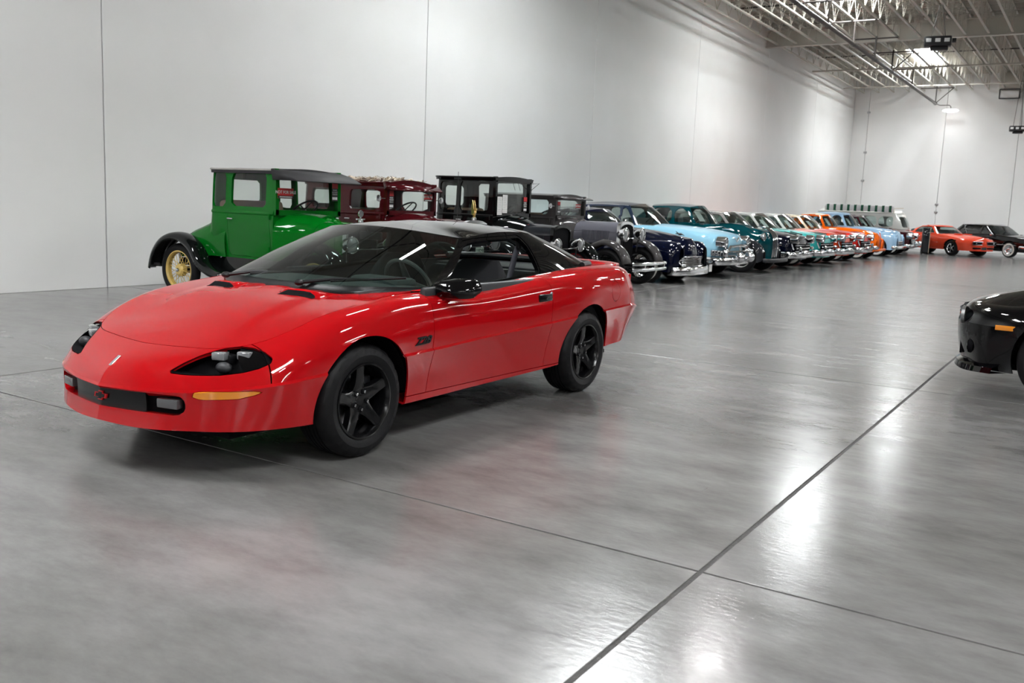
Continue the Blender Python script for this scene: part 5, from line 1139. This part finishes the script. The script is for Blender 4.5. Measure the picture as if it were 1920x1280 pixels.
# 1957-style hardtops: body colour, roof, hood, extras differ
def fifties(name, label, x, nose_y, c2):
    def face(t, c):
        F = c['F']; lamp_pair(t, F+.0, .76, .82, .095, 'chrome'); bm = c2.get('grillemat', 'black_cavity'); cutout(t, F+.02, .70, .46, .70, mat=bm)
        bars(t, F+.05, .72, (.58,), .022); bars(t, F+.02, .72, (.66, .50), .010, 'dull_steel')
        for s in (1, -1): obj('parking_lamp', G().ball((F+.06, s*.58, .58), (.05, .075, .05), 12, 8), 'chrome', t); obj('bumper_guard', G().ball((F+.16, s*.55, .47), (.16, .07, .07), 12, 8), c2.get('guard', 'chrome'), t); obj('hood_spear', G().tube([(F-.16, s*.28, c['zf']+.05), (F-.5, s*.28, c['zf']+.11)], [.02, .012], 6), 'chrome', t); obj('fender_trim', G().tube([(F-.12, s*.80, .70), (F-.04, s*.86, .55)], .02, 6), 'chrome', t)
        obj('hood_molding', G().tube([(F-.08, -.68, .80), (F-.0, 0, .86), (F-.08, .68, .80)], .018, 6), 'chrome', t)
        blade(t, F+.12, .97, .40, .17, wrap=.45, back=.10, d=.07)
        if c2.get('plate'): obj('dark_plate', G().box((F+.17, 0, .50), (.015, .32, .17)), 'dark_trim', t, smooth=0)
    base = dict(F=.85, wb=2.92, R=1.3, hw=.94, zb=.28, zm=.62, zf=.90, zk=1.02, zd=1.0, ze=.98, cowl=-.75, mid=-1.7, nose_w=.90, round=.02, tip=.05, top_in=.13, zhood=1.06, hood_arch=.02, wheel_r=.345,
        gh=dict(wsb=-.70, wst=-1.22, rt=-3.2, rb=-3.65, ty=.62, roof=1.52, crown=.06, win=[(-1.75, -.8), (-2.55, -1.81), (-3.2, -2.61)], gin=.14, rake=.12, wsc=.25), wheel=lambda: cap_wheel(.345, .19, .17, (.205, .285)), face=face, strip=(.5, -3.8, .66, .60, 'chrome'), door=(-1.78, -.72))
    base.update(c2); return round_car(name, label, (x, row_y(nose_y, .97), 0), NOSE, base)
fifties('hardtop_car', 'navy fifties hardtop with pale grey roof and chrome headlight rims', 26.05, 6.9, dict(body='navy_paint', roofmat='silver_paint', hood='navy_paint'))
fifties('hardtop_car', 'turquoise fifties hardtop with white roof and turquoise hood', 28.5, 6.85, dict(body='turquoise_paint', roofmat='white_paint', strip=(.5, -3.8, .66, .60, 'white_paint'), strip_r=.03))
fifties('hardtop_car', 'orange-red fifties hardtop with white roof and a dark plate on the bumper', 30.8, 6.8, dict(body='vermilion_paint', roofmat='white_paint', plate=True))
fifties('hardtop_car', 'bright red fifties hardtop with cream roof beside the orange coupe', 33.5, 6.8, dict(body='scarlet_paint', roofmat='cream_paint', plate=True))
# late 1930s orange coupe
def face_or(t, c):
    F = c['F']; lamp_pair(t, .52, .66, .72, .09)
    for k in range(5):
        z = .48+.055*k
        for s in (1, -1): obj('grille_slat', G().tube([(F+.02, s*.02, z), (F-.02, s*.14, z), (F-.12, s*.22, z)], .010, 5), 'dark_trim', t)
    blade(t, F+.16, .78, .36, .09, wrap=.15, back=.12, mat='orange_paint'); obj('grille_keel', G().tube([(F+.03, 0, .34), (F+.03, 0, .7), (F-.06, 0, .98)], .016, 6), 'orange_paint', t)
round_car('classic_coupe', 'vivid orange coupe with slatted nose and whitewall tyres', (36.1, row_y(6.85, .80), 0), NOSE, dict(
    F=.66, wb=2.85, R=1.0, hw=.80, zb=.30, zm=.66, zf=.95, zk=1.10, zd=1.08, ze=.78, cowl=-.95, mid=-1.75, nose_w=.45, front_in=.36, round=.12, tip=.14, top_in=.14, body='orange_paint', zhood=1.14, deck_arch=.12, wheel_r=.35, arch=.40, hip=.95,
    gh=dict(wsb=-.92, wst=-1.28, rt=-2.2, rb=-2.85, ty=.54, roof=1.60, crown=.07, win=[(-2.1, -1.1)], gin=.16, split=True, rake=.15, frame='orange_paint', rail='orange_paint'), wheel=lambda: cap_wheel(.35, .21, .17, (.225, .30)), face=face_or, skirt_f=True, tk=.72, tiprear=.4, roofmat='cream_paint', pillar='orange_paint', door=(-2.0, -1.0)))
pontoon(bpy.data.objects['classic_coupe.001'], [(.66, .60, .12, .36, .70), (.55, .63, .20, .28, .78), (.3, .66, .21, .28, .84), (0, .67, .21, .28, .84), (-.4, .66, .20, .28, .76), (-.8, .66, .18, .28, .52)], 'orange_paint', (0, .35), .40)
# late 1940s powder blue sedan
def face_lb(t, c):
    F = c['F']; lamp_pair(t, F-.12, .68, .76, .10, 'powder_paint'); cutout(t, F+.0, .5, .42, .62); bars(t, F+.04, .58, (.60, .52, .44), .02); blade(t, F+.16, .90, .38, .13, wrap=.3, back=.12); ornament(t, F-.16, 1.02, .2)
round_car('classic_sedan', 'powder blue rounded sedan with chrome bumper and whitewall tyres', (39.9, row_y(6.8, .90), 0), NOSE, dict(
    F=.76, wb=2.9, R=1.1, hw=.90, zb=.30, zm=.66, zf=1.0, zk=1.12, zd=1.10, ze=.88, cowl=-.95, mid=-1.8, nose_w=.55, front_in=.30, round=.14, tip=.14, top_in=.16, body='powder_paint', zhood=1.16, hood_arch=.04, deck_arch=.10, wheel_r=.36, arch=.42, skirt_f=True,
    gh=dict(wsb=-.95, wst=-1.35, rt=-2.6, rb=-3.3, ty=.56, roof=1.70, crown=.09, win=[(-1.85, -1.05), (-2.6, -1.92)], gin=.17, split=True, rake=.18, frame='powder_paint', rail='powder_paint', wr=.08), wheel=lambda: cap_wheel(.36, .20, .17, (.215, .30)), face=face_lb, tiprear=.35, tk=.75))
pontoon(bpy.data.objects['classic_sedan.002'], [(.74, .64, .15, .40, .78), (.62, .66, .23, .30, .88), (.35, .68, .24, .28, .92), (0, .69, .235, .28, .92), (-.45, .69, .23, .28, .88), (-.9, .68, .21, .28, .78)], 'powder_paint', (0, .36), .41)
# maroon sedan further on
def face_wine(t, c):
    F = c['F']; lamp_pair(t, F-.04, .70, .80, .10, 'chrome'); cutout(t, F+.0, .55, .44, .68); bars(t, F+.05, .62, (.66, .60, .54, .48), .022)
    for s in (1, -1): obj('bumper_guard', G().ball((F+.15, s*.4, .50), (.08, .05, .12), 10, 8), 'chrome', t)
    blade(t, F+.14, .92, .40, .13, wrap=.3, back=.12); obj('hood_molding', G().tube([(F-.05, -.6, .86), (F+.01, 0, .90), (F-.05, .6, .86)], .02, 6), 'chrome', t)
round_car('classic_sedan', 'deep maroon sedan with chrome grille beside the camper van', (42.8, row_y(6.8, .92), 0), NOSE, dict(
    F=.80, wb=2.95, R=1.2, hw=.92, zb=.30, zm=.66, zf=.97, zk=1.10, zd=1.08, ze=.92, cowl=-.9, mid=-1.8, nose_w=.80, round=.12, tip=.10, top_in=.16, body='wine_paint', zhood=1.14, hood_arch=.04, wheel_r=.36,
    gh=dict(wsb=-.90, wst=-1.35, rt=-2.6, rb=-3.3, ty=.58, roof=1.62, crown=.08, win=[(-1.85, -1.0), (-2.6, -1.92)], gin=.16, split=True, rake=.18), wheel=lambda: cap_wheel(.36, .20, .17, (.215, .29)), face=face_wine))
# orange-red muscle car parked across the far corner
def face_gto(t, c):
    F = c['F']
    for s in (1, -1):
        obj('grille_recess', G().box((F-.02, s*.40, .60), (.10, .52, .13), rot=Matrix.Rotation(s*-.10, 3, 'Z'), bevel=.02), 'black_cavity', t); obj('grille_frame', G().tube([(F+.035, s*.14, .53), (F+.035, s*.14, .665), (F+.0, s*.67, .665), (F+.0, s*.67, .53)], .012, 6, closed=True), 'dull_steel', t)
        for k in (.52, .62): obj('headlight', G().lathe([(.05, .0), (.03, .015), (.001, .018)], (F+.03, s*k*.98, .60), 'X', 14), 'lamp_lens', t)
        obj('lower_slot', G().box((F-.04, s*.38, .38), (.1, .4, .07), bevel=.02), 'black_cavity', t); obj('hood_scoop', G().box((-.25, s*.28, .955), (.3, .22, .035), bevel=.012), 'coral_paint', t)
    obj('license_plate', G().box((F+.0, 0, .37), (.012, .3, .12)), 'dark_trim', t, smooth=0); obj('decal', G().prism([(.1, .62), (.22, .72), (.30, .70), (.2, .60)], -.955, -.951, 'XZ'), 'brass', t, smooth=0); obj('antenna', G().tube([(-.7, .7, .98), (-.95, .72, 1.5)], .004, 5), 'dull_steel', t)
h = math.radians(234)
round_car('muscle_car', 'orange-red muscle car with split black grille parked at the far wall', (45.9, 5.25, 0), h, dict(
    F=.95, wb=2.85, R=1.25, hw=.95, zb=.26, zm=.60, zf=.78, zk=.93, zd=.93, ze=.88, zh=.96, cowl=-.75, mid=-1.7, nose_w=.82, round=.1, tip=.10, top_in=.22, body='coral_paint', zhood=.97, hood_arch=.02, wheel_r=.34, nose_c=.06,
    gh=dict(wsb=-.68, wst=-1.25, rt=-2.15, rb=-3.05, ty=.58, roof=1.33, crown=.05, win=[(-2.3, -.8)], gin=.15, rake=.15, frame='coral_paint'), wheel=lambda: cap_wheel(.34, .20, .22, None, rimmat='chrome', cap='dull_steel', spokes=5), face=face_gto, door=(-2.0, -.72)))
# black limousine
def face_limo(t, c):
    F = c['F']; obj('grille_shell', G().box((F+.02, 0, .66), (.06, .62, .34), bevel=.015), 'chrome', t); obj('grille_core', G().box((F+.055, 0, .66), (.01, .54, .27)), 'dark_trim', t, smooth=0)
    for s in (1, -1): obj('headlight', G().box((F-.01, s*.62, .68), (.06, .42, .17), bevel=.02), 'lamp_lens', t); obj('corner_lamp', G().box((F-.14, s*.925, .68), (.22, .03, .15), bevel=.01), 'red_lens', t)
    blade(t, F+.10, .97, .46, .15, wrap=.5, back=.06, d=.07)
    for s in (1, -1):
        obj('door_mirror', G().box((-.85, s*1.03, .98), (.12, .14, .10), bevel=.03), 'chrome', t)
        for x in (-1.58, -2.42): obj('pillar_trim', G().tube([(x+.05, s*.80, 1.0), (x-.10, s*.66, 1.36)], .03, 6), 'chrome', t)
        obj('lower_molding', G().tube([(.4, s*.965, .56), (-wb_l-.6, s*.965, .56)], .014, 6), 'dull_steel', t)
wb_l = 3.1
round_car('limousine', 'long black limousine with whitewall tyres and chrome door pillars', (47.8, 3.17, 0), math.radians(238), dict(
    F=.95, wb=wb_l, R=1.15, hw=.97, zb=.26, zm=.62, zf=.90, zk=.98, zd=.98, ze=.95, cowl=-.70, mid=-1.8, nose_w=.94, round=.0, tip=.03, top_in=.10, body='black_paint', zhood=1.01, hood_arch=.015, wheel_r=.35, roofmat='black_paint',
    gh=dict(wsb=-.62, wst=-1.22, rt=-2.85, rb=-3.35, ty=.64, roof=1.46, crown=.05, win=[(-1.55, -.75), (-2.40, -1.66), (-2.85, -2.5)], gin=.11, rake=.3, glass='smoke_glass', wsc=.18), wheel=lambda: cap_wheel(.35, .19, .2, (.205, .285), cap='chrome'), face=face_limo, door=(-1.75, -.68)))
# black modern coupe whose nose reaches in
def face_mod(t, c):
    F = c['F']
    cutout(t, F-.012, .60, .605, .715, .13); bars(t, F+.0, .58, (.69, .66, .63), .008, 'dark_trim', .13)
    for s in (1, -1):
        lp = obj('headlight', G().lathe([(.072, -.03), (.075, .0), (.06, .01), (.001, .02)], (F-.11, s*.60, .655), 'X', 20), 'smoke_glass', t); obj('lamp_ring', G().lathe([(.075, -.02), (.08, .006), (.07, .01)], (F-.11, s*.60, .655), 'X', 20), 'dull_steel', lp)
        obj('side_marker', G().box((.45, s*.945, .60), (.17, .014, .042), bevel=.004), 'amber_lens', t, label='amber side marker'); f = obj('fog_lamp', G().lathe([(.07, -.04), (.065, .0), (.001, .01)], (F-.20, s*.70, .40), 'X', 18), 'black_cavity', t); obj('lens', G().lathe([(.045, .0), (.001, .012)], (F-.19, s*.70, .40), 'X', 16), 'lamp_lens', f)
        obj('door_mirror', G().box((-.75, s*1.04, 1.02), (.16, .22, .13), bevel=.05), 'black_paint', t)
    for k in range(4): obj('lower_grille_slat', G().tube([(F-.10, -.50, .33+.045*k), (F-.035, 0, .33+.045*k), (F-.10, .50, .33+.045*k)], .012, 5), 'dull_steel' if False else 'dark_trim', t)
    cutout(t, F-.045, .52, .30, .50, .06); P = [(F-.42, .93, .20), (F-.22, .80, .19), (F-.06, .48, .19), (F-.01, 0, .19)]; P = _hermite(np.array(P+[(a, -b, z) for a, b, z in P[::-1][1:]]), 5)
    obj('front_splitter', G().sheet([[(p[0]-.12, p[1]*.9, p[2]+.01) for p in P], [(p[0], p[1], p[2]) for p in P], [(p[0]-.015, p[1], p[2]+.05) for p in P], [(p[0]-.07, p[1]*.97, p[2]+.085) for p in P]]), 'black_paint', t, smooth=40); obj('badge', moved(text_g('SS', .06, .006, .002), basis((F-.035, .32, .64), (0, 1, 0), (0, 0, 1))), 'red_lens', t, smooth=0)
    obj('hood_scoop', G().box((.25, 0, .855), (.25, .8, .035), bevel=.014), 'black_paint', t)
round_car('modern_coupe', 'black modern coupe with amber side marker and slatted lower grille', (9.62, .11, 0), math.radians(86), dict(
    F=.96, wb=2.85, R=1.05, hw=.955, zb=.22, zm=.60, zf=.77, zk=1.02, zd=1.02, ze=1.0, zh=1.04, cowl=-.72, mid=-1.7, nose_w=.80, round=.2, tip=.10, top_in=.18, body='black_paint', zhood=1.04, hood_arch=.035, wheel_r=.355, arch=.395, nose_low=.06, NU=7,
    gh=dict(wsb=-.55, wst=-1.30, rt=-2.3, rb=-3.2, ty=.60, roof=1.37, crown=.05, win=[(-2.2, -.85)], gin=.13, rake=.2, frame='black_paint', glass='smoke_glass', rail='black_paint'), wheel=lambda: cap_wheel(.355, .255, .25, None, rimmat='satin_black', cap='satin_black', spokes=5), face=face_mod, wsglass='smoke_glass', door=(-2.0, -.75)))

# ------------------------------------------------------------------ camper van with a striped awning on its roof
van = thing('camper_van', 'cream and maroon camper van with green striped awning along its roof', 'van', (44.95, 8.35, 0), NOSE)
vF, vR, vw = .80, -3.2, .86
def vout(z, s=0.0, f=0.0, r=0.0):
    return [(vF+f, 0, z), (vF-.03+f, vw*.45, z), (vF-.14+f, vw*.80+s, z), (vF-.34+f*.6, vw+s, z), (-.6, vw+.01+s, z), (-1.8, vw+.01+s, z), (vR+.35, vw+s, z), (vR+.08+r, vw*.84+s, z), (vR+r, vw*.4, z), (vR+r, 0, z)]
lowv = soup(surf([vout(.34, -.05, -.04), vout(.7, 0, .0), vout(1.04)], 5, 5), out_car(-1.2, .7)); upv = soup(surf([vout(1.04), vout(1.3, -.012, -.05), vout(1.74, -.07, -.28, .06)], 5, 5), out_car(-1.2, 1.4))
lowv = keep(lowv, arch((0, .33), .37), arch((-2.4, .33), .37))
vwin = [rrect(a, b, 1.14, 1.60, .07) for a, b in ((-.36, .26), (-1.30, -.52), (-2.10, -1.46), (-2.90, -2.26))]
vf_ = lambda V: np.where((V[:, 1] > vw*.7) & (V[:, 0] < vF-.32), np.max([poly_in(w, (0, 2))(V) for w in vwin], axis=0), -1.0)
vfr = lambda V: np.where(V[:, 0] > vF-.45, poly_in(rrect(.03, .70, 1.14, 1.60, .07), (1, 2))(V), -1.0)
sg_ = keep(upv, vf_); fg_ = keep(upv, vfr); upv = drop(drop(upv, vf_), vfr)
for q in (lowv, lowv.mirrored()): panel('lower_body', q, 'wine_paint', van)
for q in (upv, upv.mirrored()): panel('upper_body', q, 'white_paint', van, rim=.03)
for q in (sg_, sg_.mirrored()): panel('side_window', q, 'side_glass', van, rim=0)
for q in (fg_, fg_.mirrored()): panel('windshield', q, 'side_glass', van, rim=0)
rv = _hermite(np.array(vout(1.74, -.07, -.28, .06)), 5); g_ = [[(p[0]*(1-w*.06)-.07*w, p[1]*(1-w), 1.74+.14*math.sin(w*math.pi/2)) for p in rv] for w in np.linspace(0, 1, 9)]
panel('roof', soup(np.array(g_), lambda p: (0, 0, 1)).both(), 'white_paint', van, rim=.01); obj('roof_gutter', G().tube([(p[0], p[1]+.012, p[2]) for p in rv], .016, 6), 'white_paint', van); obj('roof_gutter', G().tube([(p[0], -p[1]-.012, p[2]) for p in rv], .016, 6), 'white_paint', van)
obj('waist_molding', G().tube([(p[0]+.006, p[1]+.006, 1.04) for p in _hermite(np.array(vout(1.04)), 4)], .014, 6), 'chrome', van); obj('waist_molding', G().tube([(p[0]+.006, -p[1]-.006, 1.04) for p in _hermite(np.array(vout(1.04)), 4)], .014, 6), 'chrome', van)
lamp_pair(van, vF+.0, .55, .78, .095); blade(van, vF+.14, .84, .42, .13, wrap=.3, back=.10); obj('underbody', G().box((-1.2, 0, .4), (3.6, 1.3, .06)), 'black_cavity', van, smooth=0)
obj('seat', G().box((-.42, 0, .95), (.16, 1.5, .62), bevel=.05), 'dark_trim', van); obj('curtain', G().box((-1.38, -vw+.12, 1.37), (.1, .03, .46), bevel=.01), 'sign_white', van)
w0 = cap_wheel(.33, .20, .15, (.21, .27)); place_wheel(w0, van, 0, .72, .33)
for x, y in ((0, -.72), (-2.4, .72), (-2.4, -.72)): place_wheel(copy_tree(w0), van, x, y, .33)
aw = obj('awning', G().box((-1.25, -vw+.06, 1.93), (2.95, .22, .27), bevel=.03), 'sign_white', van)
for k in range(10): obj('stripe', G().box((-2.60+.30*k, -vw+.06, 1.93), (.14, .232, .282), bevel=.03), 'awning_green', aw)
for x in (-2.75, .24): obj('awning_bracket', G().tube([(x, -vw+.08, 1.74), (x, -vw+.06, 1.96), (x+.35*(1 if x > 0 else .2), -vw+.3, 1.98)], .014, 6), 'straw', van)
# tall dark cabinet standing in front of the van
cb = thing('cabinet', 'tall narrow black cabinet standing between van and muscle car', 'cabinet', (45.25, 6.86, 0), math.radians(20))
obj('carcass', G().box((0, 0, .60), (.26, .30, 1.16), bevel=.015), 'satin_black', cb); obj('cabinet_door', G().box((-.135, 0, .62), (.02, .26, 1.05), bevel=.006), 'slate_paint', cb); obj('edge_strip', G().box((-.14, -.14, .6), (.03, .02, 1.1)), 'cream_paint', cb, smooth=0)
for dx in (-.09, .09):
    for dy in (-.11, .11): obj('foot', G().cyl((dx, dy, 0), (dx, dy, .03), .025, n=8), 'black_plastic', cb)

# ------------------------------------------------------------------ papers and signs
def board(name, label, cat, O, X, Y, w, h, mat, lines, inkmat, group=None, th=.004):
    """flat board centred at O with local axes X (reading direction) and Y (up)"""
    m4 = basis(O, X, Y); t = thing(name, label, cat, (0, 0, 0), 0, group); t.matrix_world = m4
    obj('board', G().box((0, 0, 0), (w, h, th)), mat, t, smooth=0)
    for (txt, size, x, y, mt, wd) in lines:
        o = obj('lettering', moved(text_g(txt, size, .001, size*.02, 0, wd), Matrix.Translation((x, y, th/2+.001))), mt or inkmat, t, smooth=0)
    return t
def sale(label, O, X, Y, w=.26, h=.10):
    t = board('window_sign', label, 'sign', O, X, Y, w, h, 'sign_red', [('NOT FOR SALE', h*.42, 0, h*.10, None, .92*w/.26)], 'sign_white')
    obj('black_strip', G().box((0, -h*.36, .0025), (w, h*.26, .003)), 'ink', t, smooth=0); obj('small_print', G().box((0, -h*.36, .0045), (w*.8, h*.08, .001)), 'sign_white', t, smooth=0)
def touch(label, O, X, Y, w=.10, h=.25):
    t = board('window_sign', label, 'sign', O, X, Y, w, h, 'ink', [('PLEASE', w*.24, 0, h*.10, None, 1), ('DO NOT', w*.24, 0, -h*.02, None, 1), ('TOUCH', w*.24, 0, -h*.14, None, 1)], 'sign_white')
    obj('red_header', G().box((0, h*.35, .0025), (w, h*.3, .003)), 'sign_red', t, smooth=0); obj('pale_footer', G().box((0, -h*.36, .0025), (w*.85, h*.14, .003)), 'sign_white', t, smooth=0)
# reading direction as seen from in front of a parked car: from its right to its left
RX, UP = (1, 0, 0), (0, 0, 1)
def wpt(x0, y0, lx, ly, lz): return (x0+ly, y0-lx, lz)       # parked car: forward = -Y, left = +X
sale('red NOT FOR SALE sign on the windshield of the green coupe', wpt(9.12, 8.2, -.828, -.44, 1.475), RX, UP, .27, .13)
touch('red and black PLEASE DO NOT TOUCH sign on the green coupe windshield', wpt(9.12, 8.2, -.828, .47, 1.52), RX, UP, .11, .24)
touch('red and black PLEASE DO NOT TOUCH sign on the maroon sedan windshield', wpt(11.3, 7.9, -1.14, -.49, 1.45), RX, UP, .10, .26)
sale('red NOT FOR SALE sign on the windshield of the maroon sedan', wpt(11.3, 7.9, -1.14, .40, 1.50), RX, UP, .2, .11)
touch('red and black PLEASE DO NOT TOUCH sign in the black coupe windscreen', wpt(14.0, 8.0, -.92, .40, 1.46), RX, UP, .11, .26)
touch('red and black PLEASE DO NOT TOUCH sign on the grey sedan windshield', wpt(16.05, 7.7, -1.19, -.47, 1.43), RX, UP, .10, .22)
sale('red NOT FOR SALE sign on the windshield of the grey sedan', wpt(16.05, 7.7, -1.19, .30, 1.46), RX, UP, .2, .10)
def sheet_paper(label, O, X, Y, w, h, n=9):
    t = thing('paper_sheet', label, 'paper', (0, 0, 0)); t.matrix_world = basis(O, X, Y); obj('sheet', G().box((0, 0, 0), (w, h, .002)), 'paper', t, smooth=0); q = G()
    for k in range(n): q.box((-w*.04+w*.03*((k*7) % 3-1), h*(.38-.78*k/(n-1)), .0016), (w*(.62+.1*((k*5) % 3)), h*.018, .0008))
    tag(obj('printed_text', q, 'print_grey', t, smooth=0), kind='stuff')
sheet_paper('white printed sheet hung left in the black coupe windscreen', wpt(14.0, 8.0, -.875, -.50, 1.42), RX, UP, .15, .31); sheet_paper('white printed sheet hung beside another in the black coupe windscreen', wpt(14.0, 8.0, -.875, -.335, 1.455), RX, UP, .15, .31)
for dy in (-.05, .12): obj('windscreen_cord', G().tube([(-.91, dy, 1.83), (-.90, dy+.03, 1.76), (-.91, dy+.08, 1.70)], .004, 5), 'black_plastic', bpy.data.objects['vintage_coupe.001'])
obj('visor_bracket', G().tube([(-.93, .57, 1.83), (-.74, .57, 1.845), (-.93, .57, 1.70)], .006, 5), 'dark_trim', bpy.data.objects['vintage_coupe.001'])
def dash_paper(car_label, x0, y0, c, ly=-.30, w=.38, h=.30):
    wb_, zk_, wt, zt_ = c; a = Vector((wb_, zk_)); b = Vector((wt, zt_)); d = (b-a).normalized(); m_ = a+d*(h*.5+.06)
    O = wpt(x0, y0, m_[0]-.06, ly, m_[1]+.02); sheet_paper('white info sheet behind the windshield of the '+car_label, O, RX, (0, -d[0], d[1]), w, h)
for lab, x0, yn, F_, cc, ly in (('dark teal sedan', 23.55, 6.95, .70, (-1.20, 1.15, -1.52, 1.58), -.28), ('turquoise hardtop', 28.5, 6.85, .97, (-.85, 1.02, -1.26, 1.44), -.28), ('orange-red hardtop', 30.8, 6.8, .97, (-.85, 1.02, -1.26, 1.44), -.2), ('bright red hardtop', 33.5, 6.8, .97, (-.85, 1.02, -1.26, 1.44), -.28), ('orange coupe', 36.1, 6.85, .80, (-1.05, 1.10, -1.36, 1.53), -.25), ('powder blue sedan', 39.9, 6.8, .90, (-1.1, 1.12, -1.43, 1.6), -.25), ('deep maroon sedan', 42.8, 6.8, .92, (-1.05, 1.1, -1.43, 1.54), -.25)):
    dash_paper(lab, x0, yn+F_, cc, ly)
sheet_paper('white sheet tucked on the chrome bumper of the navy coupe', wpt(18.15, 7.82, .865, .58, .30), RX, UP, .16, .15)
# plate between the maroon sedan's headlamps
pl = board('year_plate', 'pale plate reading 1929 on the front of the maroon sedan', 'plate', wpt(11.3, 7.9, .26, -.16, .765), RX, UP, .20, .105, 'plate_green', [('1929', .095, 0, -.004, None, 1.0)], 'ink_green')
obj('plate_bracket', G().tube([(.245, -.37, .765), (.245, .37, .765)], .008, 6), 'black_plastic', bpy.data.objects['vintage_sedan'])
# tattered roof covering of the maroon sedan
q = G(); rnd = random.Random(3)
for k in range(300):
    lx = rnd.uniform(-2.75, -1.25); ly = rnd.uniform(-.5, .5); a = rnd.uniform(0, 6.28); L = rnd.uniform(.04, .17); w = rnd.uniform(.008, .035); z = 1.738+rnd.uniform(0, .035)-.05*abs(ly)/.6
    q.box((lx, ly, z+.02), (L, w, .004), rot=Matrix.Rotation(a, 3, 'Z') @ Matrix.Rotation(rnd.uniform(-.45, .45), 3, 'Y') @ Matrix.Rotation(rnd.uniform(-.4, .4), 3, 'X'))
tag(obj('torn_roof_covering', q, 'straw', bpy.data.objects['vintage_sedan'], smooth=0), kind='stuff')
